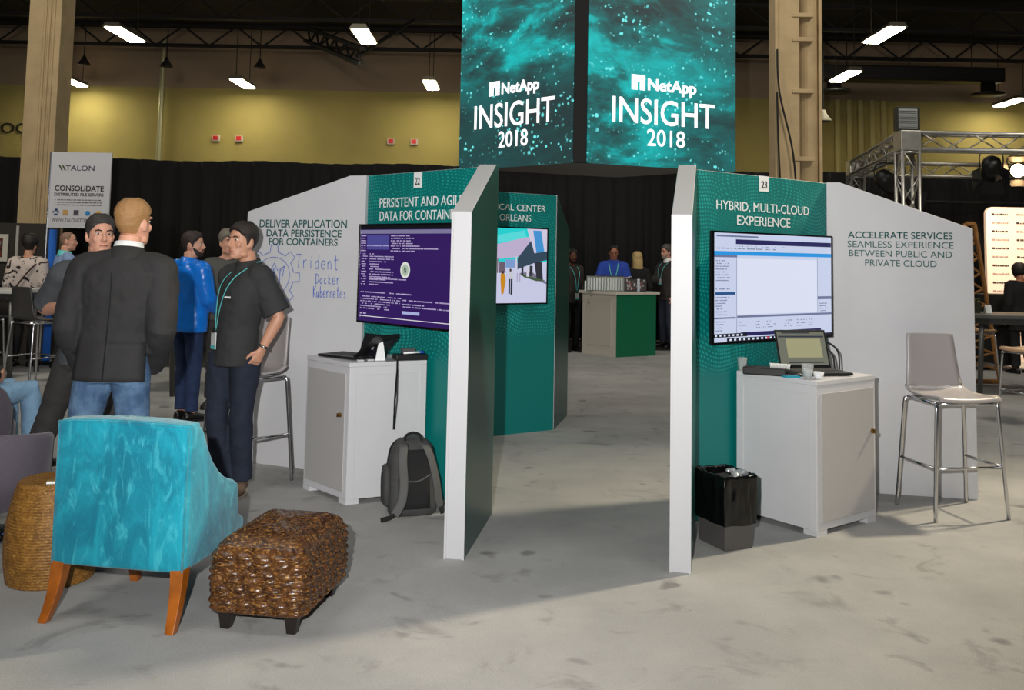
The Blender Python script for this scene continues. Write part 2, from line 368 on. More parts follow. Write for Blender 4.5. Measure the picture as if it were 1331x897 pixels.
for loc, lab in (((9.02, 22.6, 7.15), 'lit hall lamp high up beside the piped column, nearest row'), ((9.92, 27.8, 7.15), 'lit hall lamp in front of the dark air duct'), ((16.7, 31.2, 7.05), 'lit hall lamp above the aluminium truss by the far wall'), ((2.6, 31.0, 7.15), 'lit hall lamp by the far wall hidden behind the big screen')):
    hall_lamp(loc, lab, True)
for x, y, z, lab in ((-14.2, 30.6, 7.6, 'dark unlit pendant beside the ribbed column'), (-11.4, 30.4, 7.55, 'dark unlit pendant just past the pale conduit'), (-8.4, 30.6, 7.6, 'dark unlit pendant beside the lamp between conduit and brace'), (8.0, 24, 5.2, 'small pale pendant beside the piped column')):
    t_ = thing('pendant', lab, 'pendant', (x, y, z), 0, 'small hanging pendants')
    MB().lathe([(0.05, 0.3), (0.08, 0.2), (0.2, 0.03), (0.2, 0.0), (0.05, 0.0)], 14).build('shade', gm if x < 0 else mat('pendant_pale', (170, 165, 150), 0.5), t_, True)
    MB().tube([(0, 0, 0.3), (0, 0, 9.4 - z)], 0.015, 5).build('cord', gm, t_)
# ------------------------------------------------------------------ the hanging screen cube
def frame_of(a, b):
    d = Vector((b[0] - a[0], b[1] - a[1], 0)); L = d.length
    return math.atan2(d.y, d.x), L
LEDW = mat('led_white', (255, 250, 252), 0.5, emit=1.15)
led = thing('hanging_screen_cube', 'big four sided teal video screen cube hung above the booths', 'video screen', (0.72, 10.0, 2.61))
def local(parent, a, b, name, z=0):
    rz, L = frame_of(a, b)
    o = bpy.data.objects.new(name, None); COL.objects.link(o); o.parent = parent
    pl = Vector(parent.location); o.location = Vector((a[0], a[1], z)) - pl; o.rotation_euler = (0, 0, rz)
    return o, L
def led_face(a, b, seed, dark, lab, R):
    rz, L = frame_of(a, b)
    o = MB().box((0, 0, 0), (L, 0.08, 4.4)).build('screen_face', led_material('led_picture_%d' % (1 if dark else 2), seed, dark), led, loc=Vector((a[0], a[1], 2.61)) - Vector((0.72, 10, 2.61)), rot=rz)
    u0, u1 = R[0]
    h = 0.165
    lg = MB(); s_ = h * 1.02
    lg.prism([(u0, 0.835), (u0 + 0.42 * s_, 0.835), (u0 + 0.42 * s_, 0.835 + 0.55 * s_), (u0 + 0.62 * s_, 0.835 + 0.55 * s_), (u0 + 0.62 * s_, 0.835), (u0 + s_, 0.835), (u0 + s_, 0.835 + s_), (u0, 0.835 + s_)], -0.006, 0.0, ax=1)
    lg.build('square_emblem', LEDW, o)
    text('lettering', 'NetApp', LEDW, (u0 + s_ + 0.035, u1, 0.80, 0.975), -0.004, o, bold=0.028, ext=0.004)
    text('lettering', 'INSIGHT', LEDW, (R[1][0], R[1][1], 0.46, 0.745), -0.004, o, ext=0.004, bold=0.004)
    text('lettering', '2018', LEDW, (R[2][0], R[2][1], 0.222, 0.41), -0.004, o, ext=0.004, bold=0.004)
led_face((-0.643, 11.2), (0.642, 10.0), 3.1, True, '', ((0.488, 1.268), (0.256, 1.498), (0.655, 1.108)))
led_face((0.799, 10.0), (2.556, 10.7), 8.4, False, '', ((0.532, 1.362), (0.298, 1.61), (0.731, 1.215)))
MB().prism([(-0.07, -0.002), (0.07, -0.002), (0.13, 0.12), (-0.1, 0.12)], 0, 4.4).build('corner_post', MATTEBLACK, led)
core = [(-1.36, 1.22), (-0.1, 0.1), (0.12, 0.1), (1.82, 0.76), (0.62, 2.1)]
MB().prism(core, 0.02, 0.06).build('underside', mat('grey_underside', (105, 100, 95), 0.5), led)
MB().prism([(p[0] * 0.97, p[1] * 0.97 + 0.05) for p in core], 0.05, 4.38).build('inner_frame', MATTEBLACK, led)
# ------------------------------------------------------------------ booth panels
def panel(name, lab, a, b, prof, mats, thick=0.1, side=1):
    rz, L = frame_of(a, b)
    o = MB().prism(prof(L) if callable(prof) else prof, 0, thick, ax=1, side=side).build(name, mats, loc=(a[0], a[1], 0), rot=rz, bevel=0.002, seg=1)
    return tag(o, lab, 'display board', kind='thing')
full = lambda h: (lambda L: [(0, 0), (L, 0), (L, h), (0, h)])
# booth 23
RC = panel('display_board', 'teal printed panel numbered 23 titled hybrid multi-cloud experience', (1.15, 5.87), (2.26, 6.73), full(2.162), [TEAL, WHITE_EDGE])
RW = panel('display_board', 'white sloped panel with the accelerate services lettering', (2.262, 6.73), (3.216, 6.538), lambda L: [(0, 0), (L, 0), (L, 1.845), (0.088, 2.168), (0, 2.168)], [WHITE, WHITE_EDGE], 0.06)
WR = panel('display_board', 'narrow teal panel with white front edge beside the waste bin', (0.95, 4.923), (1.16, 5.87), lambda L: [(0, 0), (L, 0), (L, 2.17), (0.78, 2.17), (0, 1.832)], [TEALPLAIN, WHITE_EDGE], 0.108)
# booth 22
LC = panel('display_board', 'teal printed panel numbered 22 titled persistent and agile data', (-1.068, 6.918), (-0.185, 6.035), full(2.168), [TEAL, WHITE_EDGE])
LW = panel('display_board', 'white sloped panel with blue marker drawing of a gear', (-2.05, 7.29), (-1.07, 6.88), lambda L: [(0, 0), (L, 0), (L, 2.166), (0.92, 2.166), (-0.027 + 0.03, 1.9)], [WHITE, WHITE_EDGE], 0.06)
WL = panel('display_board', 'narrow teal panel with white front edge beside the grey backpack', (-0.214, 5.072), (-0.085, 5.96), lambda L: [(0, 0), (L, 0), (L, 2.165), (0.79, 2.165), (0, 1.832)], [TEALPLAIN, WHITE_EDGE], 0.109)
# booth behind
BC = panel('display_board', 'teal printed panel titled medical center standing back in the aisle', (-0.755, 8.045), (0.424, 8.82), full(2.172), [TEAL, WHITE_EDGE], 0.06)
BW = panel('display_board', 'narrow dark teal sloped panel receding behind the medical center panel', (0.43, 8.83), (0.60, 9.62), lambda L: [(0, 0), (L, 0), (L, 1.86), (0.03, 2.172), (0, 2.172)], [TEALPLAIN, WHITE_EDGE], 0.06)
for w_, th in ((WR, 0.108), (WL, 0.109)):       # raised trim along the white front edge
    b = MB(); b.box((-0.006, 0.0, 0), (0, 0.012, 1.83)); b.box((-0.006, th - 0.012, 0), (0, th, 1.83)); b.build('edge_trim', WHITE_EDGE, w_)
def tagplate(p, u0, u1, z0, s_):
    t_ = MB().box((u0, -0.004, z0), (u1, 0, 2.164)).build('number_plate', WHITEINK, p)
    w = (u1 - u0)
    text('numeral', s_, BLACKINK, (u0 + w * 0.2, u1 - w * 0.2, z0 + 0.022, z0 + 0.072), -0.005, t_, bold=0.01)
tagplate(RC, 0.636, 0.737, 2.06, '23'); tagplate(LC, 0.545, 0.63, 2.055, '22')
T_ = lambda p, s_, r, m=WHITEINK, b=0.0: text('lettering', s_, m, r, -0.002, p, bold=b)
T_(RC, 'HYBRID, MULTI-CLOUD', (0.201, 1.19, 1.910, 1.980)); T_(RC, 'EXPERIENCE', (0.407, 0.976, 1.826, 1.889))
T_(LC, 'PERSISTENT AND AGILE', (0.159, 1.06, 1.926, 1.993)); T_(LC, 'DATA FOR CONTAINERS', (0.164, 1.055, 1.831, 1.899))
T_(BC, 'MEDICAL CENTER', (0.57, 1.284, 2.008, 2.066)); T_(BC, 'NEW ORLEANS', (0.57, 1.12, 1.912, 1.974))
T_(RW, 'ACCELERATE SERVICES', (0.143, 0.840, 1.768, 1.818), DKTEAL, 0.010); T_(RW, 'SEAMLESS EXPERIENCE', (0.141, 0.845, 1.704, 1.751), DKTEAL)
T_(RW, 'BETWEEN PUBLIC AND', (0.150, 0.834, 1.640, 1.686), DKTEAL); T_(RW, 'PRIVATE CLOUD', (0.258, 0.732, 1.573, 1.620), DKTEAL)
T_(LW, 'DELIVER APPLICATION', (0.122, 0.908, 1.777, 1.839), DKTEAL, 0.010); T_(LW, 'DATA PERSISTENCE', (0.19, 0.864, 1.708, 1.764), DKTEAL, 0.010); T_(LW, 'FOR CONTAINERS', (0.215, 0.833, 1.645, 1.698), DKTEAL, 0.010)
# marker drawing and handwriting on the white panel
MARK = mat('blue_marker', (62, 98, 190), 0.5)
GL = {'T': ([(-.1, .9), (.1, 1), (.95, .98)], [(.5, .97), (.42, .5), (.4, 0)]), 'r': ([(.15, .6), (.25, 0)], [(.2, .35), (.45, .6), (.75, .58)]), 'i': ([(.4, .6), (.45, 0)], [(.42, .8), (.45, .83)]),
      'd': ([(.75, 1.0), (.7, .5), (.72, 0)], [(.7, .5), (.4, .58), (.1, .3), (.3, 0), (.68, .12)]), 'e': ([(.1, .3), (.75, .36), (.6, .6), (.25, .55), (.1, .25), (.35, 0), (.8, .1)],), 'n': ([(.15, .55), (.2, 0)], [(.18, .4), (.45, .6), (.7, .45), (.75, 0)]),
      't': ([(.45, 1.0), (.42, .3), (.55, 0), (.75, .05)], [(.1, .68), (.85, .7)]), 'D': ([(.2, .95), (.18, 0)], [(.0, .95), (.6, .85), (.95, .5), (.6, .1), (.05, 0)]), 'o': ([(.5, .55), (.15, .35), (.35, 0), (.75, .2), (.5, .55)],),
      'c': ([(.75, .5), (.35, .55), (.15, .2), (.45, 0), (.75, .1)],), 'k': ([(.2, 1), (.22, 0)], [(.7, .6), (.25, .28), (.75, 0)]), 'K': ([(.1, 1), (.18, 0)], [(.9, 1), (.2, .48), (.95, 0)]), 'u': ([(.15, .55), (.2, .05), (.55, .05), (.7, .55)], [(.7, .5), (.78, 0)]),
      'b': ([(.2, 1), (.2, 0)], [(.2, .3), (.5, .55), (.75, .3), (.5, 0), (.2, .08)]), 's': ([(.7, .5), (.3, .5), (.6, .25), (.4, 0), (.1, .08)],)}
def handwriting(s_, u0, u1, z0, z1, drop):
    b = MB(); w = (u1 - u0) / len(s_)
    for i, ch in enumerate(s_):
        for st in GL[ch]:
            pts = [(u0 + (i + x * 0.9) * w, -0.003, z0 + (z1 - z0) * y + drop * (i / len(s_))) for x, y in st]
            b.tube(smoothpts(pts, 4), 0.0023, 5)
    return b.build('handwriting', MARK, LW)
handwriting('Trident', 0.475, 0.855, 1.475, 1.58, -0.008); handwriting('Docker', 0.648, 0.87, 1.362, 1.44, 0.0); handwriting('Kubernetes', 0.632, 0.925, 1.262, 1.345, 0.0)
b = MB(); gc = (0.268, 1.408)
P = lambda r, a: (gc[0] + r * math.cos(a), -0.003, gc[1] + r * math.sin(a))
b.tube([P(0.148 + 0.004 * math.sin(3 * a), a) for a in [2 * PI * i / 40 for i in range(41)]], 0.002, 5)
pts = []
for k in range(8):
    a0 = 2 * PI * k / 8 + PI / 8 + 0.39
    pts += [P(0.185, a0 - 0.30), P(0.185, a0 - 0.2), P(0.24, a0 - 0.13), P(0.24, a0 + 0.13), P(0.185, a0 + 0.2), P(0.185, a0 + 0.3)]
pts.append(pts[0]); b.tube(pts, 0.0026, 5)
for st in ([(0, -.1), (0, .06)], [(.012, -.1), (.012, .06)], [(-.03, .04), (.006, .1), (.04, .04)], [(-.09, .02), (-.06, .03), (-.05, -.05), (.0, -.09), (.06, -.05), (.06, .04), (.10, .08)], [(.045, .045), (.10, .08), (.085, .0)], [(-.045, .045), (-.10, .08), (-.085, .0)]):
    b.tube([(gc[0] + x, -0.003, gc[1] + z) for x, z in st], 0.0026, 5)
b.build('marker_drawing', MARK, LW)
# ------------------------------------------------------------------ televisions
def glow(name, c, k=0.85): return mat(name, (8, 8, 9), 0.3, emit=k, ecol=c)
def tv(lab, a, b, o1, o2, rect, cat='television'):
    rz, L = frame_of(a, b); d = Vector((math.cos(rz), math.sin(rz), 0)); n = Vector((d.y, -d.x, 0))
    u0, u1, z0, z1 = rect; p = Vector((a[0], a[1], 0)) + d * u0 + n * o2
    t_ = thing('television', lab, cat, (p.x, p.y, z0), rz)
    w, h = u1 - u0, z1 - z0
    hb = MB(); hb.box((0, 0.006, 0), (w, 0.03, h)); hb.box((w * 0.12, 0.03, h * 0.12), (w * 0.88, o2 - o1, h * 0.85)); hb.build('housing', BLACK, t_, bevel=0.003)
    MB().box((w * 0.3, o2 - o1, h * 0.3), (w * 0.7, o2 - 0.0005, h * 0.7)).build('wall_mount', BLACK, t_)
    f = MB(); e = 0.012
    f.box((0, 0, 0), (w, 0.008, e)); f.box((0, 0, h - e), (w, 0.008, h)); f.box((0, 0, e), (e, 0.008, h - e)); f.box((w - e, 0, e), (w, 0.008, h - e)); f.build('bezel', GLOSSBLACK, t_)
    return t_, w, h, e
def screen(t_, w, h, e, items, mats, base=0):
    s_ = MB().quad(e, e, w - e, h - e, 0.005).build('screen', mats[base], t_)
    W_, H_ = w - 2 * e, h - 2 * e
    by = {}
    for (x0, y0, x1, y1, mi) in items: by.setdefault(mi, MB()).quad(e + x0 * W_, h - e - y1 * H_, e + x1 * W_, h - e - y0 * H_, 0.005 - 0.0003 * (2 + len(by) * 0))
    return s_, W_, H_
def shapes(s_, name, items, m, w, h, e, y):
    b = MB()
    for it in items:
        if len(it) == 4 and not isinstance(it[0], tuple):
            x0, y0, x1, y1 = it; it = [(x0, y0), (x1, y0), (x1, y1), (x0, y1)]
        pts = [(e + px * (w - 2 * e), y, h - e - py * (h - 2 * e)) for px, py in it]
        b.add(pts, [tuple(range(len(pts)))])
    return b.build(name, m, s_)
rnd = random.Random(3)
def textbar(x0, x1, y, hh, dens=0.8):
    out = []; x = x0
    while x < x1:
        w = rnd.uniform(0.004, 0.012)
        if rnd.random() < dens: out.append((x, y + rnd.uniform(0, hh * 0.3), min(x + w * 0.8, x1), y + hh))
        x += w
    return out
# television of booth 23: a pale program window
tR, w, h, e = tv('wide television with a pale blue program window on panel 23', (1.15, 5.87), (2.26, 6.73), 0.02, 0.115, (0.035, 1.302, 1.078, 1.778))
s_ = MB().quad(e, e, w - e, h - e, 0.005).build('screen', glow('screen_pale_blue', (205, 214, 240), 0.92), tR)
shapes(s_, 'window_bars', [(0.17, 0.055, 1.0, 0.10), (0.21, 0.955 - 0.035, 0.9, 0.955)], glow('screen_navy', (38, 36, 92), 0.9), w, h, e, 0.0045)
shapes(s_, 'title_bar', [(0.0, 0.168, 1.0, 0.205)], glow('screen_sky_blue', (40, 150, 225), 0.95), w, h, e, 0.0045)
shapes(s_, 'content_pane', [(0.18, 0.235, 0.865, 0.755)], glow('screen_off_white', (222, 228, 246), 0.95), w, h, e, 0.0045)
g = [(0.0, 0.205, 0.18, 0.225), (0.18, 0.765, 1.0, 0.785), (0.175, 0.21, 0.178, 0.93), (0.868, 0.21, 0.871, 0.78), (0.87, 0.60, 1.0, 0.63), (0, 0.775, 0.17, 0.79), (0.02, 0.02, 0.35, 0.035)]
for y in [0.25 + 0.026 * i for i in range(20)]:
    if rnd.random() < 0.8: g += textbar(0.015, rnd.uniform(0.05, 0.13), y, 0.011)
for y in (0.665, 0.69, 0.715, 0.74): g += textbar(0.885, rnd.uniform(0.93, 0.99), y, 0.01)
for y in (0.82, 0.85, 0.875):
    for x in (0.18, 0.33, 0.42, 0.56, 0.68, 0.78): g += textbar(x, x + rnd.uniform(0.03, 0.09), y, 0.01, 0.6)
for y in (0.81, 0.835, 0.865, 0.89): g += textbar(0.015, rnd.uniform(0.06, 0.12), y, 0.01)
for y in (0.135,): g += textbar(0.01, 0.5, y, 0.012, 0.6)
g += textbar(0.15, 0.6, 0.115, 0.008, 0.3)
shapes(s_, 'screen_text', g, glow('screen_grey_text', (120, 128, 165), 0.8), w, h, e, 0.004)
shapes(s_, 'selected_row', [(0.01, 0.545, 0.165, 0.57)], glow('screen_steel_blue', (40, 84, 140), 0.9), w, h, e, 0.0036)
shapes(s_, 'task_bar', [(0.0, 0.925, 0.26, 0.958), (0.10, 0.968, 1.0, 1.0)], glow('screen_dark', (22, 22, 40), 0.9), w, h, e, 0.0036)
ic = [(0.01 + 0.033 * i, 0.933, 0.024 + 0.033 * i, 0.95) for i in range(7)] + [(0.12 + 0.036 * i, 0.975, 0.136 + 0.036 * i, 0.993) for i in range(12)]
shapes(s_, 'icons', ic, glow('screen_icon_white', (225, 235, 250), 0.95), w, h, e, 0.0032)
shapes(s_, 'red_icon', [(0.42, 0.974, 0.438, 0.994)], glow('screen_icon_red', (220, 60, 70), 0.95), w, h, e, 0.003)
# television of booth 22: a violet terminal
tL, w, h, e = tv('wide television with a violet command window on panel 22', (-1.068, 6.918), (-0.08, 5.93), 0.02, 0.115, (0.074, 1.295, 1.106, 1.804))
s_ = MB().quad(e, e, w - e, h - e, 0.005).build('screen', glow('screen_violet', (52, 26, 98), 0.85), tL)
shapes(s_, 'top_bar', [(0.0, 0.045, 1, 0.085)], glow('screen_grey_violet', (130, 125, 160), 0.85), w, h, e, 0.0045)
shapes(s_, 'upper_edge', [(0.0, 0.0, 1, 0.04)], glow('screen_black', (20, 18, 26), 0.5), w, h, e, 0.0045)
shapes(s_, 'selection', [(0.07, 0.10, 0.28, 0.25)], glow('screen_blue_violet', (78, 76, 150), 0.85), w, h, e, 0.0045)
g = []
for i, y in enumerate([0.10 + 0.026 * k for k in range(7)]):
    g += textbar(0.01, 0.06 if i != 4 else 0.28, y, 0.012, 0.9); g += textbar(0.30, 0.43, y, 0.013, 0.75); g += textbar(0.44, (0.47, 0.52, 0.48, 0.50, 0.56, 0.72, 0.52)[i], y, 0.013, 0.95)
for y in [0.29 + 0.0265 * k for k in range(13)]:
    g += textbar(0.02, rnd.uniform(0.05, 0.085), y, 0.011, 0.8)
    if y < 0.62: g += textbar(0.10, rnd.choice((0.14, 0.19, 0.26, 0.30, 0.33)), y, 0.012, 0.9)
g += textbar(0.10, 0.45, 0.545, 0.012, 0.95)
for y, x1 in ((0.69, 0.5), (0.735, 0.42), (0.76, 0.4), (0.785, 0.4), (0.81, 0.33), (0.835, 0.28), (0.86, 0.3)):
    g += textbar(0.02, x1, y, 0.012, 0.75)
for y, x1 in ((0.69, 0.47), (0.75, 0.97), (0.79, 0.62), (0.815, 0.9)): g += textbar(0.42, x1, y, 0.013, 0.85)
g += textbar(0.02, 0.08, 0.91, 0.018, 0.9)
shapes(s_, 'screen_text', g, glow('screen_lilac_text', (190, 176, 215), 0.9), w, h, e, 0.004)
shapes(s_, 'highlight', [(0.42, 0.865, 0.575, 0.895)], glow('screen_pale_violet', (170, 180, 225), 0.9), w, h, e, 0.0038)
shapes(s_, 'progress_line', [(0.02, 0.945, 0.985, 0.952), (0.02, 0.935, 0.024, 0.96)], glow('screen_line_white', (235, 232, 240), 0.9), w, h, e, 0.0038)
b = MB()
cx, cz = 0.44 * w, h - 0.455 * h
b.add([(cx + 0.052 * math.cos(a), 0.0036, cz + 0.056 * math.sin(a)) for a in [2 * PI * i / 32 for i in range(32)]], [tuple(range(32))]); b.build('round_badge', glow('screen_badge_white', (222, 228, 218), 0.92), s_)
b = MB(); b.add([(cx + 0.036 * math.cos(a), 0.0034, cz + 0.04 * math.sin(a)) for a in [2 * PI * i / 32 for i in range(32)]], [tuple(range(32))]); b.build('badge_centre', glow('screen_badge_sage', (175, 190, 172), 0.9), s_)
text('badge_letter', 'N', glow('screen_badge_ink', (50, 70, 60), 0.8), (cx - 0.012, cx + 0.012, cz - 0.018, cz + 0.018), 0.003, s_, bold=0.02, ext=0)
# screen in the medical center panel: a street picture
tB, w, h, e = tv('small upright television with a street picture on the medical center panel', (-0.755, 8.045), (0.424, 8.82), 0.01, 0.07, (0.69, 1.272, 1.163, 1.856))
s_ = MB().quad(e, e, w - e, h - e, 0.005).build('screen', glow('picture_ground', (206, 208, 236), 0.9), tB)
sh = lambda n, it, c, y, k=0.9: shapes(s_, n, it, glow('picture_' + n, c, k), w, h, e, y)
sh('sky', [(0, 0, 1, 0.45)], (40, 214, 214), 0.0048); sh('low_sky', [[(0, 0.10), (0.55, 0.02), (0.6, 0.14), (0, 0.2)]], (90, 225, 225), 0.0046)
sh('pale_roof', [[(0, 0.22), (0.62, 0.11), (0.70, 0.15), (0.45, 0.38), (0, 0.42)]], (196, 180, 214), 0.0044)
sh('white_tower', [[(0.60, 0.0), (1, 0), (1, 0.40), (0.80, 0.38), (0.73, 0.33)]], (214, 208, 232), 0.0043)
sh('blue_windows', [[(0.72, 0.02), (0.88, 0.02), (0.95, 0.31), (0.80, 0.37)]], (70, 150, 215), 0.0042)
sh('dark_block', [[(0.42, 0.40), (0.68, 0.16), (0.75, 0.33), (1, 0.30), (1, 0.42), (0.80, 0.45), (0.42, 0.55)]], (54, 74, 92), 0.0041)
sh('grey_lane', [[(0.45, 0.60), (0.7, 0.58), (1, 0.72), (1, 0.75)]], (120, 118, 140), 0.0041)
sh('shaded_piers', [[(0.75, 0.45), (0.90, 0.44), (0.93, 0.69), (0.80, 0.67)], (0.50, 0.52, 0.54, 0.62), (0.66, 0.50, 0.72, 0.64)], (50, 52, 60), 0.004)
sh('greenery', [[(0.45, 0.60), (0.75, 0.66), (0.98, 0.70), (0.80, 0.71), (0.55, 0.655)]], (70, 92, 66), 0.0039)
sh('far_buildings', [(0.02, 0.41, 0.05, 0.6), (0.07, 0.45, 0.18, 0.6)], (110, 96, 112), 0.004); sh('distance', [(0.19, 0.42, 0.40, 0.53)], (130, 160, 214), 0.004)
sh('white_posts', [(0.38, 0.38, 0.41, 0.55), (0.60, 0.50, 0.65, 0.65), (0.0, 0.41, 0.03, 0.62)], (214, 210, 226), 0.0038)
sh('orange_figure', [[(0.10, 0.61), (0.18, 0.61), (0.20, 0.70), (0.16, 0.88), (0.12, 0.88), (0.10, 0.70)]], (205, 140, 30), 0.0036)
sh('white_shirt', [[(0.25, 0.57), (0.34, 0.58), (0.34, 0.68), (0.25, 0.68)]], (205, 205, 215), 0.0036)
sh('dark_trousers', [(0.255, 0.68, 0.285, 0.88), (0.295, 0.68, 0.33, 0.89)], (28, 34, 50), 0.0036)
sh('heads', [(0.12, 0.575, 0.16, 0.61), (0.27, 0.545, 0.305, 0.58)], (60, 42, 34), 0.0035)
sh('far_walkers', [(0.41, 0.60, 0.43, 0.72), (0.46, 0.60, 0.48, 0.72), (0.0, 0.86, 0.02, 0.98)], (176, 166, 196), 0.0036)
# ------------------------------------------------------------------ white cabinets
def cabinet(lab, c, lv, rv, h, door_on, knob_side):
    """c near corner, lv and rv the two visible sides as plan vectors"""
    t_ = thing('cabinet', lab, 'cabinet', (c[0], c[1], 0)); lv = Vector((*lv, 0)); rv = Vector((*rv, 0))
    def P(a, b_, z): return lv * a + rv * b_ + Vector((0, 0, z))
    def slab(mb, a0, a1, b0, b1, z0, z1):
        vs = [P(a0, b0, z0), P(a1, b0, z0), P(a1, b1, z0), P(a0, b1, z0), P(a0, b0, z1), P(a1, b0, z1), P(a1, b1, z1), P(a0, b1, z1)]
        mb.add(vs, [(0, 3, 2, 1), (4, 5, 6, 7), (0, 1, 5, 4), (1, 2, 6, 5), (2, 3, 7, 6), (3, 0, 4, 7)])
    b = MB(); slab(b, 0, 1, 0, 1, 0.03, h - 0.028); b.build('body', WHITE, t_, bevel=0.003)
    b = MB(); slab(b, -0.008, 1, -0.008, 1, h - 0.028, h); b.build('top', WHITE, t_, bevel=0.003)
    for a0, b0 in ((0.0, 0.0), (0.84, 0.0), (0.0, 0.84), (0.84, 0.84)):
        b = MB(); slab(b, a0, a0 + 0.16, b0, b0 + 0.16, 0, 0.03); b.build('foot', WHITE, t_)
    b = MB(); k = 0.06
    if door_on == 'l': slab(b, 0.07, 0.95, -0.012, 0.0, 0.075, h - 0.075); kn = P(0.15, -0.03, h * 0.62)
    else: slab(b, -0.012, 0.0, 0.07, 0.96, 0.075, h - 0.075); kn = P(-0.03, 0.92, h * 0.62)
    d = b.build('door', GREYDOOR, t_, bevel=0.002)
    b = MB(); axis = (-rv if door_on == 'l' else -lv).normalized()
    q = axis.to_track_quat('Z', 'Y').to_matrix().to_4x4()
    b.lathe([(0.014, -0.012), (0.014, 0.004), (0.008, 0.008)], 14); b.box((-0.003, -0.012, 0.008), (0.003, 0.012, 0.018))
    b.v = [tuple(kn + (q @ Vector(v))) for v in b.v]; b.build('lock', mat('brass_lock', (150, 120, 70), 0.3, 1.0), d)
    # shallow frame lines round the plain side
    b = MB()
    if door_on == 'l':
        slab(b, -0.006, 0.0, 0.0, 0.09, 0.03, h - 0.028); slab(b, -0.006, 0, 0.91, 1.0, 0.03, h - 0.028); slab(b, -0.006, 0, 0.09, 0.91, h - 0.08, h - 0.028)
    else:
        slab(b, 0.0, 0.09, -0.006, 0, 0.03, h - 0.028); slab(b, 0.91, 1.0, -0.006, 0, 0.03, h - 0.028); slab(b, 0.09, 0.91, -0.006, 0, h - 0.08, h - 0.028)
    b.build('side_frame', WHITE, t_, bevel=0.002)
    return t_
cabinet('white cabinet with grey door below the violet television', (-1.017, 6.10), (-0.36, 0.405), (0.47, 0.245), 0.892, 'l', 0)
cabinet('white cabinet beside the black waste bin below the pale blue television', (1.815, 5.60), (-0.355, 0.47), (0.487, 0.375), 0.895, 'r', 1)
TOP = 0.896
def laptop(name, lab, loc, rz, lid_deg, w=0.34, dp=0.235, scr=None, tilt=0.0):
    t_ = thing('laptop', lab, 'laptop', loc, rz)
    MB().box((-w / 2, -dp, 0.004), (w / 2, 0, 0.02)).build('base', BLACK, t_, bevel=0.004)
    MB().box((-w / 2 + 0.02, -dp + 0.105, 0.02), (w / 2 - 0.02, -0.02, 0.0215)).build('keyboard', mat('keyboard_dark', (34, 34, 37), 0.6, bump=0.4, bs=120), t_)
    MB().box((-0.05, -dp + 0.02, 0.02), (0.05, -dp + 0.09, 0.0208)).build('touchpad', mat('touchpad', (46, 46, 50), 0.35), t_)
    a = math.radians(lid_deg); M = Matrix.Translation((0, 0, 0.02)) @ Matrix.Rotation(-(a - PI / 2), 4, 'X')
    lid = MB().box((-w / 2, 0, 0), (w / 2, 0.009, dp), M=M).build('lid', BLACK, t_, bevel=0.003)
    s_ = MB()
    s_.add([M @ Vector(p) for p in ((-w / 2 + 0.012, -0.001, 0.02), (w / 2 - 0.012, -0.001, 0.02), (w / 2 - 0.012, -0.001, dp - 0.012), (-w / 2 + 0.012, -0.001, dp - 0.012))], [(0, 1, 2, 3)])
    if scr:
        so = s_.build('screen', glow('laptop_screen', (140, 142, 126), 0.6), lid)
        def R(n, x0, y0, x1, y1, m, yy=-0.0016):
            W_, H_ = w - 0.024, dp - 0.032
            q = [M @ Vector((-w / 2 + 0.012 + x * W_, yy, 0.02 + (1 - y) * H_)) for x, y in ((x0, y1), (x1, y1), (x1, y0), (x0, y0))]
            MB().add(q, [(0, 1, 2, 3)]).build(n, m, so)
        R('screen_pane', 0.17, 0.22, 0.9, 0.78, glow('laptop_pane', (186, 182, 142), 0.7)); R('screen_bar', 0.02, 0.13, 0.98, 0.18, glow('laptop_bar', (70, 74, 84), 0.6)); R('screen_bar', 0.16, 0.90, 0.9, 0.94, glow('laptop_bar', (70, 74, 84), 0.6)); R('screen_bar', 0.1, 0.02, 0.7, 0.06, glow('laptop_bar', (70, 74, 84), 0.6))
    else: s_.build('screen', GLOSSBLACK, lid)
    return t_
# right cabinet: laptop facing the camera, phone dock, glasses
laptop('l', 'open laptop with a lit screen standing below the pale blue television', (1.905, 6.085, TOP), 0.22, 108, 0.36, 0.25, True)
t_ = thing('dock', 'black dock with a coiled white cord beside the lit laptop', 'docking station', (1.62, 5.87, TOP), -0.45)
MB().box((-0.16, -0.06, 0), (0.10, 0.06, 0.045)).build('body', BLACK, t_, bevel=0.006)
b = MB()
pts = [(0.0 + 0.0011 * i, 0.014 * math.sin(i * 0.75) - 0.02, 0.058 + 0.013 * math.cos(i * 0.75)) for i in range(110)]
b.tube(pts, 0.0042, 6).build('coiled_cord', mat('white_cord', (225, 225, 222), 0.5), t_)
MB().tube(smoothpts([(0.10, -0.03, 0.02), (0.16, -0.05, 0.02), (0.2, -0.02, 0.012), (0.24, 0.0, 0.01)]), 0.006, 6).build('plug_cable', BLACK, t_)
def tumbler(lab, loc, r, h, full=None):
    t_ = thing('drinking_glass', lab, 'glass', loc)
    MB().lathe([(r * 0.72, 0), (r, h), (r * 0.93, h), (r * 0.66, 0.008), (0.001, 0.008)], 24).build('tumbler', GLASS, t_, True)
    if full: MB().lathe([(r * 0.66, 0.009), (r * 0.66 + (r * 0.27) * full, h * full)], 24).build('water', mat('water', (170, 178, 180), 0.05), t_, True)
tumbler('clear glass standing on the far corner of the cabinet behind the black dock', (1.485, 6.035, TOP), 0.032, 0.085)
tumbler('clear glass of water at the front corner beside the small white cup', (1.795, 5.70, TOP), 0.037, 0.088, 0.6)
t_ = thing('paper_cup', 'small translucent white cup beside the water glass', 'cup', (1.862, 5.705, TOP))
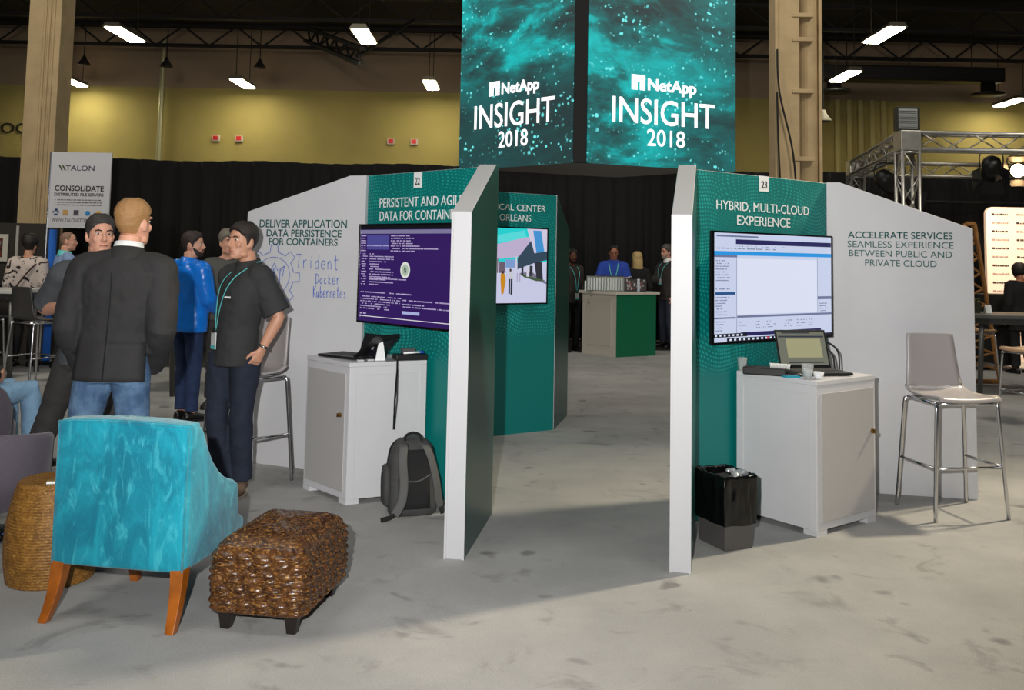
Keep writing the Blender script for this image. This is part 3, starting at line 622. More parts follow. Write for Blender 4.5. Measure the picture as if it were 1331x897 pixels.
MB().lathe([(0.026, 0), (0.032, 0.042), (0.029, 0.042), (0.023, 0.004), (0.001, 0.004)], 20).build('cup_body', mat('frosted_cup', (225, 226, 228), 0.35), t_, True)
o = MB().box((-0.05, -0.025, 0), (0.05, 0.025, 0.008)).build('cyan_card', mat('cyan_card', (20, 150, 180), 0.5), loc=(1.715, 5.765, TOP), rot=0.3); tag(o, 'small cyan card lying beside the water glass', 'card')
o = MB().tube(smoothpts([(2.13, 6.20, 0.90), (2.14, 6.28, 0.99), (2.10, 6.38, 1.03), (2.03, 6.44, 1.0), (2.0, 6.46, 0.93)]), 0.006, 6).build('black_cable', BLACK); MB().tube(smoothpts([(2.16, 6.20, 0.90), (2.18, 6.29, 1.01), (2.13, 6.40, 1.06), (2.05, 6.46, 1.0)]), 0.006, 6).build('second_strand', BLACK, o)
tag(o, 'looped black cables rising behind the lit laptop', 'cable')
# left cabinet: folded laptop, table tent, tray of pens, clips, strap
LT = 0.893
t_ = thing('laptop', 'dark laptop with its lid laid back on the cabinet below the violet television', 'laptop', (-1.06, 6.40, LT), -0.62)
MB().box((-0.21, -0.11, 0.004), (0.13, 0.13, 0.02)).build('base', BLACK, t_, bevel=0.004)
MB().box((-0.18, -0.04, 0.02), (0.10, 0.11, 0.0215)).build('keyboard', mat('keyboard_dark', (34, 34, 37), 0.6), t_)
M = Matrix.Translation((0.13, 0, 0.02)) @ Matrix.Rotation(math.radians(-38), 4, 'Y')
MB().box((0.0, -0.11, 0), (0.24, 0.13, 0.008), M=M).build('lid', BLACK, t_, bevel=0.003)
t_ = thing('table_tent', 'black folded table tent card with a white end on the cabinet', 'table tent', (-0.845, 6.265, LT), 0.35)
tri = [(-0.035, 0), (0.035, 0), (0.02, 0.09), (0.006, 0.165), (-0.004, 0.165), (-0.02, 0.09)]
b = MB(); b.prism(tri, 0.0, 0.006, ax=1); b.build('white_end', WHITEINK, t_)
b = MB(); b.add([(-0.037, 0, 0), (-0.022, 0, 0.09), (-0.004, 0, 0.168), (-0.075, 0.15, 0.168), (-0.10, 0.15, 0.09), (-0.12, 0.15, 0)], [(0, 1, 4, 5), (1, 2, 3, 4)]); o = b.build('dark_face', mat('card_black', (26, 26, 32), 0.4), t_); o.modifiers.new('t', 'SOLIDIFY').thickness = 0.002
MB().add([(-0.048, 0.012, 0.07), (-0.067, 0.045, 0.07), (-0.055, 0.045, 0.115), (-0.036, 0.012, 0.115)], [(0, 1, 2, 3)]).build('printed_label', mat('label_grey', (170, 170, 175), 0.5), t_)
b = MB(); b.add([(0.036, 0.008, 0), (0.02, 0.008, 0.09), (0.0, 0.008, 0.168), (0.14, 0.07, 0.15), (0.07, 0.09, 0.06), (0.05, 0.1, 0)], [(0, 1, 4, 5), (1, 2, 3, 4)]); o = b.build('dark_flap', mat('card_black', (26, 26, 32), 0.4), t_); o.modifiers.new('t', 'SOLIDIFY').thickness = 0.002
t_ = thing('pen_tray', 'black tray holding marker pens on the cabinet beside the strap', 'tray', (-0.66, 6.36, LT), 0.42)
MB().box((-0.11, -0.05, 0), (0.11, 0.05, 0.038)).build('tray_body', BLACK, t_, bevel=0.005)
MB().box((-0.06, -0.02, 0.04), (0.03, 0.03, 0.075)).build('eraser', mat('eraser_grey', (70, 70, 72), 0.6), t_, bevel=0.004)
for k in range(3):
    p = MB().tube([(-0.06 + 0.012 * k, -0.045 + 0.014 * k, 0.047), (0.055, -0.04 + 0.014 * k, 0.05)], 0.0065, 8).build('marker', WHITEINK, t_, True)
    MB().tube([(0.055, -0.04 + 0.014 * k, 0.05), (0.085, -0.039 + 0.014 * k, 0.05)], 0.0075, 8).build('marker_cap', mat('blue_cap', (30, 80, 180), 0.4), p, True)
for i, (x, y) in enumerate(((-0.965, 6.185), (-0.905, 6.225))):
    t_ = thing('binder_clip', ('pale clip lying at the near corner of the cabinet', 'pale clip lying against the table tent card')[i], 'clip', (x, y, LT), 0.5, 'clips on the cabinet')
    MB().box((-0.022, -0.015, 0), (0.022, 0.015, 0.012)).build('clip_body', mat('clip_pale', (190, 190, 188), 0.35), t_, bevel=0.003)
    MB().tube([(-0.015, -0.01, 0.012), (-0.012, -0.004, 0.03), (0.012, -0.004, 0.03), (0.015, -0.01, 0.012)], 0.0025, 6).build('clip_wire', CHROME, t_)
st = thing('hanging_strap', 'thin black strap hanging down the plain side of the cabinet', 'strap', (-0.735, 6.247, LT))
q = Vector((0.49, 0.255, 0)).normalized(); nn = Vector((q.y, -q.x, 0)) * 0.011
b = MB(); c_ = MB()
b.tube([(0, 0.05, 0.004), (nn.x * 1.1, nn.y * 1.1, 0.003), tuple(nn * 1.2 + Vector((0, 0, -0.06))), tuple(nn - q * 0.010 + Vector((0, 0, -0.25))), tuple(nn - q * 0.012 + Vector((0, 0, -0.44)))], 0.007, 6).build('strap_length', BLACK, st)
c_.tube([tuple(nn + q * 0.004 + Vector((0, 0, -0.05))), tuple(nn + q * 0.006 + Vector((0, 0, -0.25))), tuple(nn - q * 0.008 + Vector((0, 0, -0.44))), tuple(nn - q * 0.014 + Vector((0, 0, -0.42)))], 0.005, 6).build('strap_end', BLACK, st)
# ------------------------------------------------------------------ turquoise velvet armchair
def velvet():
    m = bpy.data.materials.new('turquoise_velvet'); m.use_nodes = True; t = NT(m); p = t.n['Principled BSDF']; v = t.coord()
    n = t.smooth(t.noise(t.scale(v, (1.3, 1, 0.55)), 5.5, 5, 0.62, 1.2), 0.32, 0.68)
    n2 = t.smooth(t.noise(t.scale(v, (2.5, 1, 0.8)), 6.0, 4, 0.6, 2.2), 0.52, 0.7)
    c = t.mix(n, lin((6, 112, 136)), lin((22, 150, 172))); c = t.mix(t.m('MULTIPLY', n2, 0.55), c, lin((70, 182, 198)))
    t.l.new(c, p.inputs['Base Color']); p.inputs['Roughness'].default_value = 0.75; p.inputs['Sheen Weight'].default_value = 0.25
    p.inputs['Specular IOR Level'].default_value = 0.2
    t.l.new(t.bump(t.noise(v, 9, 4, 0.6, 1.5), 0.25, 0.02), p.inputs['Normal']); return m
VEL = velvet()
ch = thing('armchair', 'turquoise velvet armchair with honey wood legs seen from behind', 'armchair', (-1.961, 4.174, 0), math.atan2(-0.104, 0.608))
CW = 0.617
side = [(0.0, 0.235), (0.56, 0.235), (0.565, 0.32), (0.50, 0.36), (0.485, 0.50), (0.44, 0.525), (0.355, 0.555), (0.285, 0.60), (0.225, 0.655), (0.18, 0.715), (0.13, 0.80), (0.105, 0.828), (0.0, 0.846)]
def rounded_panel(poly, x0, x1, name, par, bev):
    return MB().prism(poly, x0, x1, ax=0).build(name, VEL, par, smooth=True, bevel=bev, seg=4)
rounded_panel([(p[0] + 0.012, p[1]) for p in side], 0.0, 0.085, 'side_wing', ch, 0.018); rounded_panel([(p[0] + 0.012, p[1]) for p in side], CW - 0.085, CW, 'side_wing', ch, 0.018)
bk = MB(); n = 14
for i in range(n + 1):
    pass
rows = []
for k in range(15):
    z = 0.235 + (0.848 - 0.235) * k / 14
    rows.append([(0.004 + (CW - 0.008) * i / n, -0.006 * math.sin(PI * i / n) - 0.004 * math.sin(PI * k / 14), z + (0.012 * math.sin(PI * i / n) if k == 14 else 0)) for i in range(n + 1)] + [(CW - 0.004 - (CW - 0.008) * i / n, 0.11 + 0.012 * math.sin(PI * i / n), z + (0.012 * math.sin(PI * i / n) if k == 14 else 0)) for i in range(n + 1)])
bk.loft(rows); bk.build('backrest', VEL, ch, smooth=True, bevel=0.014, seg=3)
pip = MB().tube([(0.006, 0.0, 0.24), (0.006, 0.0, 0.838)] + [(0.006 + (CW - 0.012) * i / 20, -0.003 - 0.006 * math.sin(PI * i / 20), 0.842 + 0.010 * math.sin(PI * i / 20)) for i in range(21)] + [(CW - 0.006, 0.0, 0.838), (CW - 0.006, 0.0, 0.24)], 0.0045, 8).build('piping', VEL, ch, True)
MB().box((0.085, 0.10, 0.235), (CW - 0.085, 0.56, 0.33)).build('seat_base', VEL, ch, True, 0.015, 3)
MB().box((0.07, 0.11, 0.33), (CW - 0.07, 0.64, 0.45)).build('seat_cushion', VEL, ch, True, 0.04, 5)
LEGW = mat('honey_wood', (168, 92, 22), 0.35, var=0.35, vs=14, coat=0.4)
for lx, ly, dx, dy in ((0.03, 0.03, -0.03, -0.055), (CW - 0.03, 0.03, 0.0, -0.055), (0.09, 0.5, 0, 0.03), (CW - 0.03, 0.52, 0, 0.03)):
    rings = []
    for k in range(9):
        t = k / 8; z = 0.25 * (1 - t); e_ = t ** 1.8; s_ = 0.031 - 0.012 * t
        cx, cy = lx + dx * e_, ly + dy * e_
        rings.append([(cx - s_, cy - s_, z), (cx + s_, cy - s_, z), (cx + s_, cy + s_, z), (cx - s_, cy + s_, z)])
    MB().loft(rings).build('leg', LEGW, ch, bevel=0.003)
# ------------------------------------------------------------------ woven ottoman
def weave_material(name, c0, c1, c2, rough, sc):
    m = bpy.data.materials.new(name); m.use_nodes = True; t = NT(m); p = t.n['Principled BSDF']; v = t.coord()
    n = t.smooth(t.noise(v, sc, 4, 0.65), 0.3, 0.7); n2 = t.smooth(t.noise(t.scale(v, (1, 1, 2.5)), sc * 2.3, 3, 0.6), 0.5, 0.72)
    c = t.mix(n, lin(c0), lin(c1)); c = t.mix(n2, c, lin(c2))
    t.l.new(c, p.inputs['Base Color']); p.inputs['Roughness'].default_value = rough
    t.l.new(t.bump(t.noise(t.scale(v, (1, 1, 1)), 120, 2), 0.3, 0.004), p.inputs['Normal']); return m
OTT = weave_material('banana_leaf_weave', (46, 26, 14), (92, 58, 30), (156, 112, 56), 0.26, 26)
ot = thing('ottoman', 'dark brown woven ottoman with short black feet beside the armchair', 'ottoman', (-1.235, 4.095, 0), math.atan2(-0.062, 0.39))
OW, OD = 0.395, 0.545
def braid(u, v_, per=0.078, rowh=0.0625):
    k = math.floor(v_ / rowh); t = v_ / rowh - k; up = 1 if t > 0.5 else -1
    ph = u / per + (t if up > 0 else 1 - t) * 0.9 + 0.37 * k
    prof = max(0.0, math.sin(PI * ((t * 2) % 1.0))) ** 0.6
    return prof * (0.35 + 0.65 * abs(math.sin(PI * ph)))
def woven_block(x0, x1, y0, y1, z0, z1, rad, dome, name, par, m, amp, strips=False):
    per = 2 * (x1 - x0) + 2 * (y1 - y0); N = 260; rings = []; r_ = 0.035
    def outline(t, ins):
        d = t * per; w, l = x1 - x0, y1 - y0; segs = ((x0, y0, 1, 0, w), (x1, y0, 0, 1, l), (x1, y1, -1, 0, w), (x0, y1, 0, -1, l))
        for sx, sy, dx, dy, L in segs:
            if d <= L + 1e-9:
                x, y = sx + dx * d, sy + dy * d; break
            d -= L
        cx, cy = (x0 + x1) / 2, (y0 + y1) / 2; hx, hy = w / 2, l / 2
        px, py = x - cx, y - cy                     # round the corners, then inset
        qx, qy = max(abs(px) - (hx - r_), 0), max(abs(py) - (hy - r_), 0)
        if qx and qy:
            L2 = math.hypot(qx, qy); f = r_ / max(L2, 1e-6)
            px = math.copysign(hx - r_ + qx * f, px); py = math.copysign(hy - r_ + qy * f, py)
        n_ = Vector((qx * (1 if px > 0 else -1) if qx else 0, qy * (1 if py > 0 else -1) if qy else 0, 0))
        if abs(px) >= hx - 1e-6 and not (qx and qy): n_ = Vector((math.copysign(1, px), 0, 0))
        if abs(py) >= hy - 1e-6 and not (qx and qy): n_ = Vector((0, math.copysign(1, py), 0))
        n_ = n_.normalized() if n_.length > 0 else Vector((1, 0, 0))
        k = 1 - ins
        return Vector((cx + px * k, cy + py * k, 0)), n_
    nz = int((z1 - z0) / 0.0055)
    for i in range(nz + 1):
        z = z0 + (z1 - z0) * i / nz; ring = []
        bulge = 0.012 * math.sin(PI * i / nz)
        for j in range(N):
            p, n_ = outline(j / N, 0.0); h = braid(j / N * per, z - z0) * amp
            q = p + n_ * (h + bulge); ring.append((q.x, q.y, z))
        rings.append(ring)
    steps = 16
    for i in range(1, steps + 1):                    # domed lid with strands running over it
        a = i / steps; ins = 1 - math.cos(a * PI / 2) if False else a ** 1.6
        zz = z1 + dome * math.sin(min(a * 1.35, 1) * PI / 2); ring = []
        for j in range(N):
            p, n_ = outline(j / N, 0.0); cx, cy = (x0 + x1) / 2, (y0 + y1) / 2
            sh = Vector((cx, cy, 0)) + (p - Vector((cx, cy, 0))) * (1 - ins * 0.985)
            h = 0.007 * abs(math.sin(PI * sh.y / 0.03 + 1.1 * math.sin(PI * sh.x / 0.045)))
            ring.append((sh.x, sh.y, zz + h * (1 if a < 0.98 else 0)))
        rings.append(ring)
    return MB().loft(rings).build(name, m, par, smooth=True)
woven_block(0, OW, 0, OD, 0.075, 0.325, 0.04, 0.065, 'woven_body', ot, OTT, 0.019)
for x, y in ((0.05, 0.045), (OW - 0.05, 0.045), (0.05, OD - 0.05), (OW - 0.05, OD - 0.05)):
    rings = []
    for z, s_ in ((0.085, 0.03), (0.0, 0.02)): rings.append([(x - s_, y - s_, z), (x + s_, y - s_, z), (x + s_, y + s_, z), (x - s_, y + s_, z)])
    MB().loft(rings).build('foot', mat('ebony_foot', (30, 24, 22), 0.35), ot, bevel=0.003)
# ------------------------------------------------------------------ barrel stool of woven rope
BAR = weave_material('water_hyacinth_weave', (108, 70, 22), (150, 104, 40), (186, 142, 70), 0.55, 30)
ba = thing('barrel_stool', 'tan woven barrel shaped stool standing behind the turquoise armchair', 'stool', (-2.205, 4.70, 0))
N = 190; rings = []
nz = 130
for i in range(nz + 1):
    z = 0.455 * i / nz; t = i / nz
    r = 0.178 + 0.038 * math.sin(PI * min(1, (t * 0.92 + 0.10))) ** 0.8 - 0.012 * t
    k = z / 0.0135; row = math.floor(k); f = k - row
    rings.append([((r + 0.0045 * math.sin(PI * f) * (0.45 + 0.55 * abs(math.sin(PI * (a * 48 / N + 0.5 * row + f * 0.5))))) * math.cos(2 * PI * a / N), (r + 0.0045 * math.sin(PI * f) * (0.45 + 0.55 * abs(math.sin(PI * (a * 48 / N + 0.5 * row + f * 0.5))))) * math.sin(2 * PI * a / N), z) for a in range(N)])
rl = math.hypot(*rings[-1][0][:2])
for i in range(1, 24):
    r = rl * (1 - i / 24.0); z = 0.455 + 0.014 * math.sin(PI / 2 * min(1, i / 3)) + 0.003 * abs(math.sin(PI * i / 2))
    rings.append([(r * math.cos(2 * PI * a / N), r * math.sin(2 * PI * a / N), z) for a in range(N)])
MB().loft(rings).build('woven_body', BAR, ba, smooth=True)
for i, (x, y) in enumerate(((-2.155, 4.585), (-2.14, 4.70))):
    t_ = thing('badge', ('white edged badge near the front rim of the woven barrel stool', 'white edged badge with a purple top on the woven barrel stool')[i], 'badge', (x, y, 0.4735), 0.25, 'badges on the barrel stool')
    MB().box((-0.035, -0.022, 0), (0.035, 0.022, 0.012)).build('rim', WHITEINK, t_, bevel=0.004)
    MB().box((-0.028, -0.016, 0.012), (0.028, 0.016, 0.016)).build('face', mat('badge_tan' if i == 0 else 'badge_purple', (140, 120, 70) if i == 0 else (70, 60, 150), 0.4), t_)
# ------------------------------------------------------------------ bar stools
SHELL = mat('pale_plastic_shell', (172, 166, 166), 0.28, var=0.05, vs=3)
SHELLDK = mat('dark_plastic_shell', (62, 60, 60), 0.3)
SHELLTAN = mat('tan_plastic_shell', (176, 140, 108), 0.35)
def bar_stool(lab, loc, rz, shell, group, seat=0.745, w=0.43):
    """local front is -Y"""
    t_ = thing('bar_stool', lab, 'bar stool', loc, rz, group)
    # shell: one swept sheet from seat lip up the backrest
    prof = smoothpts([Vector((0, -0.215, seat - 0.022)), Vector((0, -0.19, seat - 0.002)), Vector((0, -0.05, seat - 0.012)), Vector((0, 0.10, seat - 0.004)), Vector((0, 0.165, seat + 0.03)), Vector((0, 0.19, seat + 0.09)), Vector((0, 0.205, seat + 0.22)), Vector((0, 0.225, seat + 0.385))], 5)
    n = 12; P_ = []; L = len(prof)
    for i, p in enumerate(prof):
        t = i / (L - 1); hw = w / 2 * (1.0 - 0.02 * t) if t < 0.55 else w / 2 * (0.99 - 0.22 * ((t - 0.55) / 0.45))
        for j in range(n + 1):
            s_ = j / n * 2 - 1; c_ = 0.02 * s_ * s_
            P_.append((hw * s_, p.y - (c_ if t > 0.6 else 0), p.z + (c_ * 0.6 if t < 0.6 else 0)))
    b = MB(); b.add(P_, [(i * (n + 1) + j, i * (n + 1) + j + 1, (i + 1) * (n + 1) + j + 1, (i + 1) * (n + 1) + j) for i in range(L - 1) for j in range(n)])
    o = b.build('seat_shell', shell, t_, True); so = o.modifiers.new('t', 'SOLIDIFY'); so.thickness = 0.012; so.offset = -1
    zt = seat - 0.03
    MB().tube([(-0.19, -0.17, zt), (0.19, -0.17, zt), (0.19, 0.15, zt), (-0.19, 0.15, zt), (-0.19, -0.17, zt)], 0.011, 8).build('seat_frame', CHROME, t_, True)
    legs = []
    for sx, sy in ((-1, -1), (1, -1), (-1, 1), (1, 1)):
        top = Vector((sx * 0.19, -0.17 if sy < 0 else 0.15, zt)); foot = Vector((sx * 0.255, -0.21 if sy < 0 else 0.205, 0.0))
        knee = top + Vector((sx * 0.025, sy * 0.012, -0.035)); legs.append((knee, foot))
        MB().tube(smoothpts([top, top + Vector((sx * 0.018, sy * 0.004, -0.008)), knee, knee.lerp(foot, 0.5), foot], 4), 0.0125, 10).build('leg', CHROME, t_, True)
    at = lambda k, z: legs[k][0].lerp(legs[k][1], (legs[k][0].z - z) / legs[k][0].z)
    for a, c_ in ((0, 1), (0, 2), (1, 3)):
        MB().tube([at(a, 0.32), at(c_, 0.32)], 0.009, 8).build('foot_rest', CHROME, t_, True)
    return t_
s0 = bar_stool('pale grey bar stool with chrome legs in front of the accelerate services panel', (2.88, 6.215, 0), math.radians(10), SHELL, 'pale bar stools')
bar_stool('pale grey bar stool half hidden behind the man in the dark polo', (-1.83, 6.74, 0), math.radians(-42), SHELL, 'pale bar stools')
bar_stool('tan bar stool pulled up to the table by the warm lights', (5.32, 9.62, 0), math.radians(-72), SHELLTAN, 'tan bar stools')
bar_stool('dark bar stool with chrome legs beside the white edged high table', (-5.55, 11.1, 0), math.radians(150), SHELLDK, 'dark bar stools', w=0.47)
bar_stool('dark bar stool cut by the picture edge under the white edged high table', (-6.35, 11.3, 0), math.radians(170), SHELLDK, 'dark bar stools', w=0.47)
bar_stool('tan bar stool on the far side of the table by the warm lights', (6.0, 12.3, 0), math.radians(20), SHELLTAN, 'tan bar stools')
# ------------------------------------------------------------------ waste bin with bag
bn = thing('waste_bin', 'square grey waste bin lined with a shiny black bag', 'waste bin', (1.205, 5.286, 0), math.atan2(0.079, 0.176))
B = 0.20; BD = 0.26
rings = []
for z, s_ in ((0.0, -0.006), (0.36, 0.0)): rings.append([(0 - s_, 0 - s_, z), (B + s_, -s_, z), (B + s_, BD + s_, z), (-s_, BD + s_, z)])
MB().loft(rings).build('bin_body', mat('grey_bin_steel', (88, 86, 84), 0.5, 0.3, bump=0.1, bs=200), bn, bevel=0.004)
bag = MB(); N = 96; rr = random.Random(5)
def binout(t, k):
    d = t * 4; i = int(d) % 4; f = d - int(d); c_ = [(-k, -k), (B + k, -k), (B + k, BD + k), (-k, BD + k)]
    a, b_ = c_[i], c_[(i + 1) % 4]; return Vector((a[0] + (b_[0] - a[0]) * f, a[1] + (b_[1] - a[1]) * f, 0))
rings = []; cen = Vector((B / 2, BD / 2, 0))
for i in range(17):
    t = i / 16; z = 0.135 + 0.265 * t; ring = []
    for j in range(N):
        a = j / N; p = binout(a, 0.007 + 0.003 * math.sin(t * 3)); n_ = (p - cen).normalized()
        w_ = noise.noise(Vector((math.cos(2 * PI * a) * 2.2 + z * 4, math.sin(2 * PI * a) * 2.2, z * 6))) * 0.012 + abs(noise.noise(Vector((a * 26, z * 5 + a * 8, 1.7)))) * 0.012
        zz = z + (0.012 * noise.noise(Vector((a * 9, 3.0, 0))) if i == 0 else 0) + 0.012 * t * noise.noise(Vector((a * 12, 7.0, 0)))
        q = p + n_ * w_; ring.append((q.x, q.y, zz))
    rings.append(ring)
for k, z in ((0.96, 0.405), (0.88, 0.395), (0.8, 0.30), (0.7, 0.12)):
    rings.append([(cen.x + (x - cen.x) * k, cen.y + (y - cen.y) * k, z + 0.012 * noise.noise(Vector((x * 30, y * 30, k * 5)))) for x, y, _ in rings[16]])
bag.loft(rings, False); bag.build('bin_bag', mat('shiny_black_plastic', (9, 9, 10), 0.16, bump=0.5, bs=14), bn, smooth=True)
kn = MB(); 
for k in range(16):
    a = rr.uniform(0, 2 * PI); r = rr.uniform(0, 0.06)
    kn.ell((B * 0.62 + r * math.cos(a), 0.06 + r * math.sin(a), 0.40 + rr.uniform(-0.005, 0.012)), (0.022, 0.018, 0.014), 8)
kn.build('crumpled_wrap', mat('clear_crumple', (170, 174, 178), 0.12, 0.35, bump=0.6, bs=60), bn, vox=0.006, sm=1)
# ------------------------------------------------------------------ backpack
BPM = mat('charcoal_nylon', (62, 62, 62), 0.75, var=0.2, vs=20, bump=0.25, bs=300); BPD = mat('black_mesh_pad', (22, 22, 23), 0.85, bump=0.4, bs=250); BPS = mat('grey_webbing', (84, 84, 83), 0.7, bump=0.3, bs=300)
bp = thing('backpack', 'charcoal backpack with padded straps leaning against the white cabinet', 'backpack', (-0.575, 5.925, 0), math.radians(16))
rings = []
for z, hw, d0, d1 in ((0.0, 0.13, -0.045, 0.09), (0.012, 0.145, -0.06, 0.10), (0.06, 0.152, -0.065, 0.115), (0.2, 0.152, -0.06, 0.125), (0.33, 0.142, -0.05, 0.125), (0.395, 0.125, -0.04, 0.115), (0.43, 0.095, -0.03, 0.09), (0.448, 0.05, -0.01, 0.06)):
    rings.append(superell(hw, (d1 - d0) / 2, 3.5, 36, (0.0 + z * 0.02, (d0 + d1) / 2 + z * 0.17), z))
MB().loft(rings).build('main_bag', BPM, bp, smooth=True)
def skin_y(z): return -0.066 + z * 0.17 + 0.025 * max(0, z - 0.3)
b = MB(); rows = []
for k in range(9):
    z = 0.045 + 0.345 * k / 8; hw = 0.098 if k < 7 else 0.09
    rows.append([(x * hw, skin_y(z) - 0.008 + 0.006 * abs(x) ** 3, z) for x in [i / 5 - 1 for i in range(11)]])
b.add([p for r in rows for p in r], [(i * 11 + j, i * 11 + j + 1, (i + 1) * 11 + j + 1, (i + 1) * 11 + j) for i in range(8) for j in range(10)])
o = b.build('back_pad', BPD, bp, True); o.modifiers.new('t', 'SOLIDIFY').thickness = 0.008
MB().tube(smoothpts([(-0.098, skin_y(0.225) - 0.012, 0.235), (-0.05, skin_y(0.21) - 0.014, 0.212), (0.0, skin_y(0.2) - 0.015, 0.206), (0.05, skin_y(0.21) - 0.014, 0.216), (0.1, skin_y(0.225) - 0.012, 0.245)]), 0.005, 6).build('pad_seam', BPS, bp, True)
for sx, pts in ((-1, [(-0.055, 0.045, 0.418), (-0.07, -0.03, 0.405), (-0.078, -0.06, 0.33), (-0.07, -0.075, 0.2), (-0.085, -0.1, 0.1), (-0.13, -0.12, 0.03)]), (1, [(0.05, 0.045, 0.418), (0.075, -0.02, 0.405), (0.105, -0.045, 0.33), (0.135, -0.055, 0.21), (0.15, -0.055, 0.12), (0.165, -0.05, 0.05)])):
    s_ = MB().tube(smoothpts(pts, 8), 0.027, 12, flat=0.24, ref=(1, 0, 0)).build('shoulder_strap', BPS, bp, True)
    e_ = pts[-1]; MB().tube([e_, (e_[0] + (-0.03 if sx < 0 else 0.012), e_[1] - 0.01, 0.02), (e_[0] + (-0.085 if sx < 0 else 0.015), e_[1] - 0.025 * (sx < 0), 0.012)], 0.015, 8, flat=0.35, ref=(0, 0, 1) if sx < 0 else (1, 0, 0)).build('strap_tail', BPD, s_)
MB().tube(smoothpts([(-0.05, 0.05, 0.435), (-0.042, 0.05, 0.468), (0.0, 0.05, 0.484), (0.045, 0.05, 0.468), (0.055, 0.05, 0.43)]), 0.008, 8).build('grab_handle', BPD, bp, True)
rings = []
for z, k in ((0.05, 0.6), (0.07, 1), (0.2, 1), (0.27, 0.8), (0.285, 0.45)): rings.append(superell(0.028 * k, 0.075 * k, 3, 20, (-0.158 + 0.012 * (1 - k), 0.045 + z * 0.17), z))
pk = MB().loft(rings).build('side_pocket', BPM, bp, smooth=True)
MB().tube([(-0.188, 0.03, 0.10), (-0.188, 0.045, 0.18), (-0.18, 0.055, 0.25)], 0.004, 6).build('zipper', BPD, pk)
MB().tube(smoothpts([(-0.152, 0.075, 0.05), (-0.15, 0.1, 0.25), (-0.122, 0.125, 0.39), (-0.06, 0.13, 0.44)]), 0.005, 6).build('main_zipper', BPD, bp, True)
# ------------------------------------------------------------------ purple grey lounge chairs
LCH = mat('lavender_grey_felt', (104, 96, 108), 0.85, var=0.08, vs=20, bump=0.15, bs=250, sheen=0.2)
def lounge_chair(lab, loc, rz, zb, za, hw=0.38, dp=0.36):
    """tub chair, local front +Y"""
    t_ = thing('lounge_chair', lab, 'lounge chair', loc, rz, 'purple grey lounge chairs')
    n = 40; inner = []; outer = []
    rings = []
    for i in range(n + 1):
        a = PI * (i / n) * 1.24 - PI * 0.12 + PI               # from one arm round the back to the other
        s_ = abs(i / n * 2 - 1); zt = zb + (za - zb) * (max(0, s_ - 0.38) / 0.62) ** 1.0 if s_ > 0.38 else zb
        zt -= 0.07 * max(0, s_ - 0.9) / 0.1
        c_, q = math.cos(a), math.sin(a); th = 0.045
        P_ = lambda k, z: (hw * k * c_, dp * k * q, z)
        f = 1.04
        rings.append([P_(0.80, 0.19), P_(0.93, 0.19), P_(f, zt * 0.6), P_(f + 0.02, zt - 0.03), P_(f - 0.01, zt - 0.008), P_(0.97, zt), P_(0.92, zt - 0.008), P_(0.89, zt - 0.03), P_(0.86, zt * 0.6)])
    MB().loft(rings).build('tub_shell', LCH, t_, smooth=True)
    MB().loft([superell(hw * 0.86, dp * 0.84, 2.6, 32, (0, 0.02), z) for z in (0.2, 0.36)] + [superell(hw * 0.80, dp * 0.78, 2.6, 32, (0, 0.02), 0.40)]).build('seat_cushion', LCH, t_, smooth=True)
    MB().lathe([(0.05, 0.0), (0.05, 0.2)], 16).build('pedestal', CHROME, t_, True)
    MB().lathe([(0.24, 0.0), (0.24, 0.012), (0.05, 0.02)], 28).build('foot_plate', CHROME, t_, True)
    return t_
lounge_chair('purple grey lounge chair in front of the woven barrel stool, back towards us', (-2.93, 5.28, 0), math.radians(12), 0.60, 0.55, 0.37, 0.36)
lounge_chair('purple grey lounge chair in which the person in pale jeans sits', (-3.80, 6.55, 0), math.radians(-27), 0.92, 0.58, 0.42, 0.40)
# ------------------------------------------------------------------ tables
TTOP = mat('table_top_white', (205, 203, 198), 0.4); TDK = mat('table_grey', (92, 94, 92), 0.5); TLEG = mat('table_leg_grey', (96, 96, 94), 0.4, 0.5)
def high_table(lab, x0, x1, y0, y1, h, top, rz=0.0, group=None):
    t_ = thing('high_table', lab, 'table', ((x0 + x1) / 2, (y0 + y1) / 2, 0), rz, group); w, d = (x1 - x0) / 2, (y1 - y0) / 2
    MB().box((-w, -d, h - 0.045), (w, d, h)).build('table_top', top, t_, bevel=0.006)
    MB().box((-w + 0.08, -d + 0.06, h - 0.11), (w - 0.08, d - 0.06, h - 0.045)).build('apron', TLEG, t_)
    for sx in (-1, 1):
        for sy in (-1, 1):
            MB().tube([(sx * (w - 0.12), sy * (d - 0.1), h - 0.05), (sx * (w - 0.05), sy * (d - 0.05), 0)], 0.03, 10).build('leg', TLEG, t_, True)
    return t_
high_table('high table with a white edge beside the dark bar stools', -7.6, -6.0, 11.5, 12.25, 1.06, TTOP)
high_table('grey legged high table behind the man in the dark blazer', -4.55, -3.6, 10.32, 11.1, 1.0, TDK)
high_table('grey high table in front of the lit logo wall', 5.55, 8.4, 11.25, 12.1, 1.0, TDK)
t_ = thing('planter_box', 'small dark planter box on the grey high table by the logo wall', 'planter', (5.78, 11.75, 1.0))
b = MB(); b.loft([[(-s_, -s_, z), (s_, -s_, z), (s_, s_, z), (-s_, s_, z)] for z, s_ in ((0, 0.05), (0.13, 0.065))]); b.build('box', mat('dark_olive', (52, 54, 42), 0.7), t_)
b = MB()
for k in range(14):
    a = k * 2.4; b.tube([(0, 0, 0.12), (0.05 * math.cos(a), 0.05 * math.sin(a), 0.17), (0.075 * math.cos(a), 0.075 * math.sin(a), 0.165)], [0.006, 0.009, 0.002], 5, flat=0.3)
b.build('leaves', mat('dull_green', (60, 78, 40), 0.6), t_)
t_ = thing('tent_card', 'small white tent card beside the dark planter box', 'card', (5.93, 11.72, 1.0), 0.1)
